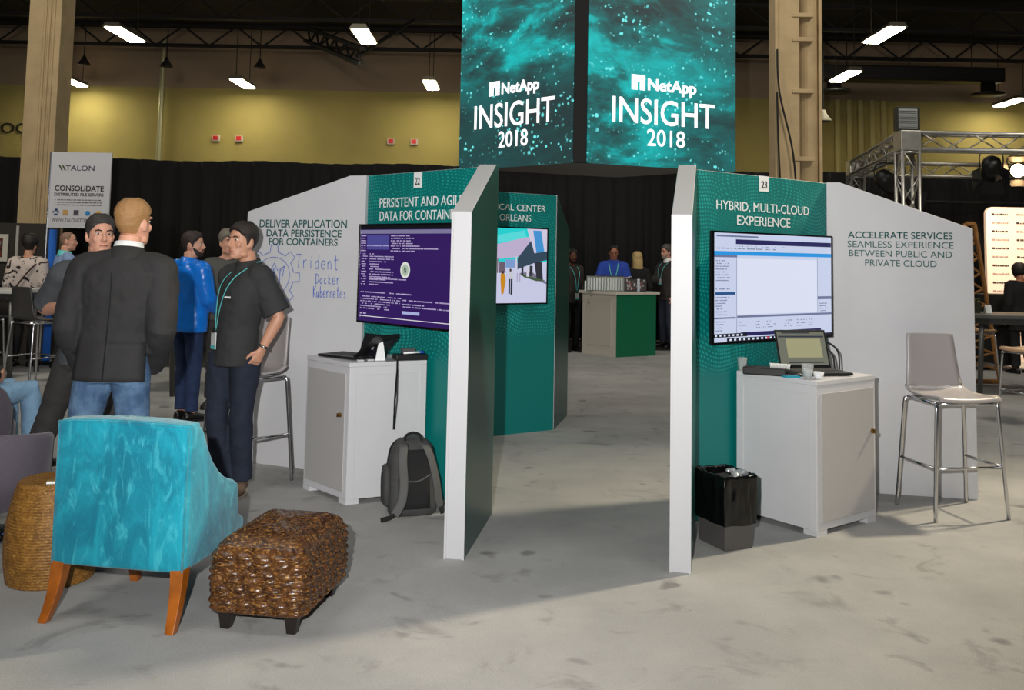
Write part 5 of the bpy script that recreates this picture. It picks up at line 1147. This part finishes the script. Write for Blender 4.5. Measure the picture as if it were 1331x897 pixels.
        if kind == 'long':
            b = MB(); b.loft([[Vector((hw * math.cos(a), cy + d_ * math.sin(a), z)) for a in [2 * PI * i / 24 for i in range(24)]] for z, hw, cy, d_ in ((.05, .088, -.04, .07), (-.03, .098, -.045, .075), (-.12, .10, -.05, .07), (-.2, .098, -.06, .055), (-.25, .088, -.07, .035), (-.262, .07, -.075, .02))]); place(b, 'long_hair', hm(col))
    if beard:
        shell('beard', lambda t: -.1175, lambda t: -.078 + .05 * min(1, (abs(t) / 1.25) ** 2.2) if abs(t) > .0 else -.08, lambda t, z: .0045, hm(beard), (-1.42, 1.42), 0.15, 0.001, cap=False)
        place(MB().tube([(-.03, .089, -.062), (-.018, .1005, -.050), (0, .105, -.0485), (.018, .1005, -.050), (.03, .089, -.062)], [.004, .006, .005, .006, .004], 8), 'moustache', hm(beard))
    if glasses:
        g = MB()
        for sx in (-1, 1):
            g.tube([(sx * .034 + .022 * math.cos(a), .106, .01 + .016 * math.sin(a)) for a in [2 * PI * i / 16 for i in range(17)]], .002, 6); g.tube([(sx * .056, .104, .014), (sx * .078, .06, .012), (sx * .079, -.01, .008)], .002, 6)
        g.tube([(-.012, .107, .014), (.012, .107, .014)], .002, 6); place(g, 'glasses', GLOSSBLACK)
    # ---- clothes
    if top:
        kind, m = top['kind'], top['m']; c = MB(); o_ = top.get('off', .010); hem = top.get('hem', .88); fl = top.get('flare', 0.0)
        rows = []
        for z, rx, ry, cy in ([(hem, .170 + fl, .118 + fl * .6, 0)] + [r for r in TR if r[0] > hem + .03]):
            bul = top.get('bulk', 0.0) * (1 if .95 < z < 1.42 else .4); rows.append(tor(z, rx + bul + (fl * max(0, 1 - (z - hem) / .25)) * (z > hem), ry + bul * .6, cy, off=o_))
        rows.append([p for p in tor(1.49, .088, .074, -.018, off=o_)]); c.loft(rows)
        for sd in 'LR':
            S_, E_, W_ = Jl[sd + 's'], Jl[sd + 'e'], Jl[sd + 'w']; k = top.get('bulk', 0) * .6 + top.get('sleeve', 0.012)
            c.tube([neck0 + Vector((0, 0, .005 * s)), S_ + Vector((0, 0, .012))], [(.052 + o_) * s, (.052 + k) * s], 12)
            c.ell(tuple(S_ + Vector((0, 0, -.005))), ((.06 + k) * s, (.06 + k) * s, (.062 + k) * s), 14)
            if kind == 'short': c.tube(seg(S_, E_, (0, .4, top.get('len', .82))), [(.06 + k) * s, (.06 + k) * s, (.058 + k * 1.4) * s], 16)
            else: c.tube(seg(S_, E_, (0, .4, .85, 1)) + seg(E_, W_, (.2, .6, top.get('len', .97))), [(.06 + k) * s, (.057 + k) * s, (.05 + k) * s, (.05 + k) * s, (.049 + k) * s, (.043 + k) * s, (.036 + k) * s], 16)
        tp = c.build(top.get('name', 'shirt'), m, root, vox=vox, sm=4, wr=top.get('wr', .014), wrs=top.get('wrs', .11))
        def collar(name, r0, r1, z0, z1, m2, par, cy=-.02):
            a = lean(1.5); k0 = Vector((a.x, a.y + cy * s, 0)); d = hb - neck0
            rr = []
            for z, r in ((z0, r0), (z1, r1), (z1 + .002, r1 - .008), (z0, r0 - .014)):
                t = (z * s - neck0.z) / max(.02, d.z); ctr = neck0 + d * t
                rr.append([(ctr.x + r * s * math.cos(q), ctr.y + r * 1.05 * s * math.sin(q), z * s - .012 * s * math.sin(q) ) for q in [2 * PI * i / 32 for i in range(32)]])
            return MB().loft(rr, False).build(name, m2, par, True)
        if top.get('collar'): collar('collar', .094, .078, 1.470, 1.545, top['collar'], tp)
        if top.get('inner'): collar('shirt_collar', .080, .073, 1.50, 1.572, top['inner'], root)
        if top.get('cuff'):
            for sd in 'LR':
                S_, E_ = Jl[sd + 's'], Jl[sd + 'e']; t = top.get('len', .82); MB().tube(seg(S_, E_, (t - .10, t + .012)), [.080 * s, .080 * s], 18).build('cuff_band', top['cuff'], tp, True)
    if trousers:
        c = MB(); ft = trousers.get('fit', .012)
        if not sit: c.loft([tor(z, rx, ry, cy, off=.004) for z, rx, ry, cy in ((.84, .150, .108, -.004), (.88, .165, .114, -.002), (.94, .168, .114, 0), (1.0, .162, .112, .002))])
        else: c.ell(tuple(pel), (.18 * s, .14 * s, .13 * s), 16)
        for sd in 'LR':
            Hh, K_, A_ = Jl[sd + 'h'], Jl[sd + 'k'], Jl[sd + 'a']
            c.tube(seg(Hh, K_, (-.02, .3, .8, 1)) + seg(K_, A_, (.15, .4, .75, .985)), [(.088 + ft) * s, (.082 + ft) * s, (.060 + ft) * s, (.057 + ft) * s, (.056 + ft) * s, (.055 + ft) * s, (.050 + ft) * s, (.050 + ft * 1.3) * s], 18)
        c.build('trousers', trousers['m'], root, vox=vox, sm=4, wr=trousers.get('wr', .014), wrs=.10)
    if shoes:
        for sd in 'LR':
            A_, T_ = Jl[sd + 'a'], Jl[sd + 't']; f = T_.normalized(); up = Vector((0, 0, 1)); lf = up.cross(f).normalized(); up = f.cross(lf) if False else up
            base = A_ + Vector((0, 0, -.085 * s)); rr = []
            for t, w_, h_ in ((-.075, .022, .05), (-.06, .034, .075), (-.02, .037, .088), (.04, .040, .078), (.10, .048, .058), (.16, .046, .044), (.195, .030, .034), (.207, .014, .026)):
                ctr = base + f * (t * s) + Vector((0, 0, f.z * 0)); rr.append([ctr + lf * (w_ * s * math.cos(q)) + Vector((0, 0, (h_ / 2 + .006) * s + h_ / 2 * s * math.sin(q))) for q in [2 * PI * i / 16 for i in range(16)]])
            so = MB().loft(rr).build('shoe', shoes['m'], root, True)
            rr = []
            for t, w_ in ((-.078, .022), (-.06, .037), (0, .039), (.1, .051), (.16, .049), (.2, .03), (.212, .012)):
                ctr = base + f * (t * s); rr.append([ctr + lf * (w_ * s) + Vector((0, 0, z * s)) for z in (0, .02)] + [ctr - lf * (w_ * s) + Vector((0, 0, z * s)) for z in (.02, 0)])
            MB().loft(rr).build('sole', shoes.get('sole', BLACK), so)
    def front(z, x=0.0, o_=.02):   # a point on the chest
        rows = TR
        for a, c_ in zip(rows, rows[1:]):
            if a[0] <= z <= c_[0]:
                t = (z - a[0]) / (c_[0] - a[0]); rx, ry, cy = [a[i] + (c_[i] - a[i]) * t for i in (1, 2, 3)]; break
        else: rx, ry, cy = .135, .084, -.018
        bul = (top or {}).get('bulk', 0) * .6 + (top or {}).get('off', .01)
        a = lean(z); k = max(0.0, 1 - (abs(x) / (rx + bul)) ** 2.4) ** (1 / 2.4); return Vector((a.x + x * s, a.y + (cy + (ry + bul) * k + o_) * s, z * s))
    if lanyard:
        lz = lanyard if isinstance(lanyard, float) else 1.08
        ln = MB()
        for sx in (-1, 1):
            pts = [neck0 + Vector((sx * .055 * s, -.06 * s, .075 * s)), neck0 + Vector((sx * .085 * s, .0, .055 * s)), front(1.445, sx * .075, .012), front(1.36, sx * .06), front(1.24, sx * .03), front(lz + .02, sx * .006)]
            ln.tube(smoothpts(pts, 4), .0075 * s, 8, flat=.25, ref=(1, 0, 0))
        la = ln.build('lanyard', LANY, root, True); p = front(lz - .05, 0, .022)
        MB().box((p.x - .038, p.y - .003, p.z - .055), (p.x + .038, p.y + .003, p.z + .055)).build('badge', BADGE, la); MB().box((p.x - .038, p.y + .003, p.z - .055), (p.x + .038, p.y + .004, p.z - .030)).build('badge_stripe', LANY, la); MB().box((p.x - .012, p.y - .004, p.z + .05), (p.x + .012, p.y + .005, p.z + .085)).build('clip', BLACK, la)
    if extra: extra(root, s, front, Rh, Jl, neck0)
    return root
def cloth(name, c, rough=.85, var=.1, bump=.2, bs=220, **k): return mat(name, c, rough, var=var, vs=18, bump=bump, bs=bs, **k)
JEANS = mat('blue_denim', (104, 136, 170), .85, col2=(58, 86, 122), vs=9, bump=.3, bs=200); NAVYJ = cloth('dark_navy_denim', (30, 38, 56), var=.25); DBLUEJ = cloth('mid_navy_denim', (32, 52, 92), var=.3); PALEJ = cloth('pale_denim', (138, 176, 208), var=.18); CHAR = cloth('charcoal_trousers', (60, 58, 58), var=.2)
BLKSHOE = {'m': mat('black_leather', (18, 17, 17), .35)}; TANSHOE = {'m': mat('tan_suede', (120, 98, 80), .85), 'sole': mat('cream_sole', (205, 195, 180), .7)}
# the man in the dark blazer
def blazer_bits(root, s, front, Rh, Jl, neck0):
    WOOL = MATS['charcoal_wool']; b = MB(); V = []
    for k in range(9):
        z = (1.06 - .20 * k / 8) * s; hw = (.176 + .012 * k / 8) * s
        for i in range(13):
            t = i / 12 * 2 - 1; V.append((-.012 + hw * t, (-.150 - .028 * k / 8 + .055 * abs(t) ** 2.5) * s + .004 * math.sin(t * 7), z))
    b.add(V, [(k * 13 + i, k * 13 + i + 1, (k + 1) * 13 + i + 1, (k + 1) * 13 + i) for k in range(8) for i in range(12)])
    o = b.build('coat_tail', WOOL, root, True); so = o.modifiers.new('t', 'SOLIDIFY'); so.thickness = .012
    MB().tube([(-.01, -.150 * s, 1.42 * s), (-.012, -.148 * s, 1.25 * s), (-.012, -.172 * s, 1.08 * s), (-.012, -.192 * s, .87 * s)], .003, 6).build('back_seam', mat('seam_black', (22, 22, 23), .9), o, True)
person('man seen from behind in a dark charcoal blazer and blue jeans', (-2.13, 5.22), (0.0, 1), 1.865,
       J=dict(pel=(-.04, 0, .98), Ls=(-.215, -.01, 1.478), Rs=(.20, -.01, 1.478), Le=(-.272, -.06, 1.17), Re=(.24, -.06, 1.17), Lw=(-.22, .06, .95), Rw=(.125, .13, .955), Lh=(-.135, 0, .945), Rh=(.05, 0, .945), Lk=(-.215, .02, .51), Rk=(.095, .02, .51), La=(-.29, -.02, .085), Ra=(.13, -.02, .085), hd=(.02, .03, 1.735)),
       top=dict(kind='long', m=cloth('charcoal_wool', (44, 43, 44), .8, .12, .25, 260), name='blazer', hem=.985, off=.018, bulk=.020, sleeve=.020, flare=-.006, collar=cloth('charcoal_wool', (44, 43, 44)), inner=WHITEINK, wr=.024, wrs=.13, len=1.06), trousers=dict(m=JEANS, fit=.016), shoes=BLKSHOE, skin=0, hair=('short', (176, 132, 84), 1.0), head=(-0.28, 0.06), vox=.0085, wide=1.04, brow=(150, 112, 70), extra=blazer_bits)
# the man facing him
person('man in a grey polo and charcoal trousers facing the man in the blazer', (-2.62, 5.98), (.62, -.78), 1.80,
       J=dict(Re=(-.33, .02, 1.20), Rw=(-.10, -.22, 1.24), Rs=(-.17, -.10, 1.43), Le=(.25, .02, 1.16), Lw=(.2, -.2, 1.0), pel=(-.03, .02, .95), Rk=(-.26, .02, .52), Ra=(-.42, .06, .085), Lk=(.10, .0, .50), La=(.14, .02, .085), Rh=(-.11, .0, .92), hd=(.02, -.03, 1.675)),
       top=dict(kind='short', m=cloth('slate_polo', (74, 78, 82)), name='polo_shirt', hem=.87, len=.86, sleeve=.02, collar=cloth('slate_polo', (74, 78, 82))), trousers=dict(m=CHAR, fit=.02), shoes=BLKSHOE, skin=0, hair=('short', (62, 58, 56), 1.0), head=(0.0, 0), vox=.009, brow=(50, 42, 38))
# the man in the dark polo, hand in pocket
def polo_bits(root, s, front, Rh, Jl, neck0):
    p = front(1.30, -.085, .012); n_ = Vector((-.35, .94, 0))
    MB().box((-.028, -.002, -.006), (.028, .002, .006)).build('chest_logo', WHITEINK, root, loc=p, rot=math.radians(20))
    W_, E_ = Jl['Lw'], Jl['Le']; d = (W_ - E_).normalized(); q = d.to_track_quat('Z', 'Y').to_matrix().to_4x4()
    b = MB(); b.lathe([(.034, -.008), (.037, 0), (.034, .008)], 20); b.v = [tuple(Matrix.Translation(E_.lerp(W_, .93)) @ q @ Vector(v)) for v in b.v]; w_ = b.build('wrist_watch', STEEL, root, True)
    pts = [front(1.47, 0, .012), front(1.42, 0, .014), front(1.34, 0, .014)]; MB().tube(pts, .010, 8, flat=.3, ref=(1, 0, 0)).build('placket', cloth('black_polo', (50, 51, 52)), root, True)
person('man in a dark polo with a teal lanyard and one hand in his pocket', (-1.79, 6.36), (-.78, -.62), 1.785,
       J=dict(pel=(-.045, .0, .94), Lh=(.04, -.03, .91), Rh=(-.13, .04, .91), Lk=(.03, -.05, .50), La=(.035, .0, .085), Rk=(-.14, -.02, .50), Ra=(-.08, -.02, .085), Lt=(.01, -.16, 0), Rt=(-.12, -.12, 0), Ls=(.135, -.10, 1.42), Rs=(-.135, .13, 1.42), Le=(.262, -.08, 1.165), Lw=(.165, -.10, .955), Re=(-.10, .22, 1.15), Rw=(-.02, .20, .93), hd=(-.015, -.02, 1.655)),
       top=dict(kind='short', m=cloth('black_polo', (50, 51, 52)), name='polo_shirt', hem=.845, len=.9, sleeve=.022, bulk=.008, off=.014, collar=cloth('black_polo', (50, 51, 52)), wr=.018), trousers=dict(m=NAVYJ, fit=.020), shoes=TANSHOE, skin=1, hair=('short', (40, 31, 27), 1.15), head=(0.30, .03), vox=.0085, lanyard=1.06, curl=1.5, extra=polo_bits, brow=(28, 22, 20))
# the man in the blue jacket
def jacket_bits(root, s, front, Rh, Jl, neck0):
    a = neck0
    MB().ell((a.x - .02, a.y - .115 * s, a.z - .085 * s), (.013, .006, .015), 10).build('jacket_logo', WHITEINK, root, True)
    E_, W_ = Jl['Re'], Jl['Rw']; p = E_.lerp(W_, .55); MB().ell((p.x + .06, p.y - .03, p.z), (.008, .016, .016), 10).build('sleeve_logo', WHITEINK, root, True)
person('bearded man in a bright blue jacket and navy jeans turned away', (-3.05, 9.0), (.55, .84), 1.765,
       J=dict(Le=(-.30, -.02, 1.16), Lw=(-.15, .2, 1.02), Re=(.20, -.08, 1.14), Rw=(.25, .16, 1.02), La=(-.03, .0, .085), Ra=(.10, -.1, .085), Lk=(-.05, .05, .5), Rk=(.09, -.04, .5)),
       top=dict(kind='long', m=mat('blue_windcheater', (20, 126, 236), .3, var=.12, vs=10, bump=.15, bs=40), name='jacket', hem=.84, off=.016, bulk=.024, sleeve=.02, flare=.012, collar=mat('blue_windcheater', (16, 108, 216)), wr=.022, wrs=.16), trousers=dict(m=DBLUEJ, fit=.012), shoes=BLKSHOE, skin=0, hair=('short', (54, 42, 36), 1.1), beard=(50, 36, 30), head=(-.95, .03), vox=.010, extra=jacket_bits)
person('grey haired man in a grey shirt standing behind the man in the blue jacket', (-2.93, 9.75), (.2, -1), 1.80, top=dict(kind='long', m=cloth('grey_jacket', (84, 84, 80)), name='shirt', bulk=.012), trousers=dict(m=CHAR), shoes=BLKSHOE, skin=0, hair=('short', (128, 120, 108), 1.4), head=(.5, 0), vox=.014)
# far exhibitor people
person('bald man in a pale blue shirt standing under the grey banner', (-5.94, 12.6), (.75, .66), 1.80, top=dict(kind='long', m=cloth('pale_blue_shirt', (138, 162, 204)), bulk=.012, collar=mat('lanyard_teal', (96, 200, 200))), trousers=dict(m=CHAR), shoes=BLKSHOE, skin=0, hair=('horseshoe', (150, 118, 100)), head=(-.45, 0), vox=.013)
def blouse_mat():
    m = bpy.data.materials.new('flower_print_blouse'); m.use_nodes = True; t = NT(m); p = t.n['Principled BSDF']; v = t.coord()
    n = t.smooth(t.noise(v, 11, 3, .6, 1.0), .56, .60); t.l.new(t.mix(n, lin((200, 186, 178)), lin((32, 28, 30))), p.inputs['Base Color']); p.inputs['Roughness'].default_value = .85; return m
def strap_bits(root, s, front, Rh, Jl, neck0):
    MB().tube(smoothpts([(.16, .04, 1.39), (.12, -.125, 1.34), (-.02, -.155, 1.15), (-.18, -.12, .92)]), .011, 8).build('bag_strap', mat('brown_strap', (66, 40, 32), .6), root, True)
person('woman seen from behind in a black and white flower print blouse', (-6.50, 12.72), (-.1, 1), 1.72, top=dict(kind='long', m=blouse_mat(), name='blouse', bulk=.02, hem=.80, sleeve=.02), trousers=dict(m=cloth('black_cloth', (22, 22, 24))), shoes=BLKSHOE, skin=1, hair=('short', (30, 22, 22), 3.0), head=(.1, .1), vox=.013, extra=strap_bits)
# people round the service counter
person('dark haired man in a royal blue polo behind the service counter', (1.80, 16.45), (-.08, -1), 1.82, J=dict(Re=(-.27, -.05, 1.2), Le=(.25, -.05, 1.2), Rw=(-.13, -.30, 1.21), Lw=(.17, -.31, 1.21)), top=dict(kind='short', m=cloth('royal_blue_polo', (40, 74, 176)), name='polo_shirt', cuff=WHITEINK, collar=cloth('royal_blue_polo', (40, 74, 176)), sleeve=.02), trousers=dict(m=cloth('black_cloth', (22, 22, 24))), shoes=BLKSHOE, skin=2, hair=('receding', (22, 18, 18), 1.2), head=(.1, -.32), vox=.013, lanyard=1.15, glasses=True)
person('bearded man in a dark jacket with a lanyard beside the teal panel in the aisle', (1.05, 16.1), (.55, -.83), 1.73, top=dict(kind='long', m=cloth('dark_grey_jacket', (52, 48, 46)), name='jacket', bulk=.02, hem=.84), trousers=dict(m=cloth('black_cloth', (22, 22, 24))), shoes=BLKSHOE, skin=3, hair=('short', (20, 16, 16), 1.0), beard=(20, 16, 16), head=(-.35, -.1), vox=.013, lanyard=1.02)
person('blonde woman in black seen from behind at the service counter', (2.27, 16.85), (-.1, 1), 1.70, top=dict(kind='long', m=cloth('black_cloth', (22, 22, 24)), name='cardigan'), trousers=dict(m=cloth('black_cloth', (22, 22, 24))), shoes=BLKSHOE, skin=0, hair=('long', (206, 178, 118), 1.0), vox=.013)
person('grey haired man in a dark jacket and glasses talking beside the service counter', (2.86, 17.2), (-.86, -.5), 1.84, J=dict(Re=(-.2, -.02, 1.2), Rw=(-.42, -.1, 1.22)), top=dict(kind='long', m=cloth('dark_grey_jacket', (52, 48, 46)), name='jacket', bulk=.02, hem=.82, inner=WHITEINK), trousers=dict(m=cloth('slate_denim', (50, 56, 72))), shoes=BLKSHOE, skin=0, hair=('short', (92, 86, 80), 1.5), beard=(150, 140, 130), vox=.013, lanyard=1.2, glasses=True)
# silhouette in front of the logo wall
person('person with bobbed hair in dark clothes standing before the logo backdrop', (7.62, 14.1), (-.1, 1), 1.62, top=dict(kind='long', m=cloth('black_cloth', (22, 22, 24)), name='coat', bulk=.03, hem=.7), trousers=dict(m=cloth('black_cloth', (22, 22, 24))), shoes=BLKSHOE, skin=2, hair=('bob', (30, 22, 22), 1.0), vox=.014)
# seated person, mostly outside the frame
person('seated person in pale blue jeans at the picture edge', (-3.80, 6.58), (.45, .9), 1.74, sit=True,
       J={k: ((.894 * x + .447 * y), (-.447 * x + .894 * y), z) for k, (x, y, z) in dict(pel=(0, -.04, .52), ch=(0, -.14, .94), Ls=(-.18, -.15, 1.01), Rs=(.18, -.15, 1.01), Le=(-.25, -.02, .76), Re=(.24, -.02, .76), Lw=(-.12, .2, .68), Rw=(.12, .2, .68), Lh=(-.09, .0, .52), Rh=(.09, .0, .52), Lk=(-.12, .46, .56), Rk=(.15, .45, .57), La=(-.12, .50, .085), Ra=(.19, .47, .085), Lt=(0, .16, 0), Rt=(.02, .16, 0), hd=(0, -.11, 1.25)).items()},
       trousers=dict(m=PALEJ, fit=.018), top=dict(kind='long', m=cloth('black_cloth', (22, 22, 24)), name='pullover', hem=.50), shoes=BLKSHOE, skin=1, hair=('long', (84, 48, 34), 1.0), vox=.012)
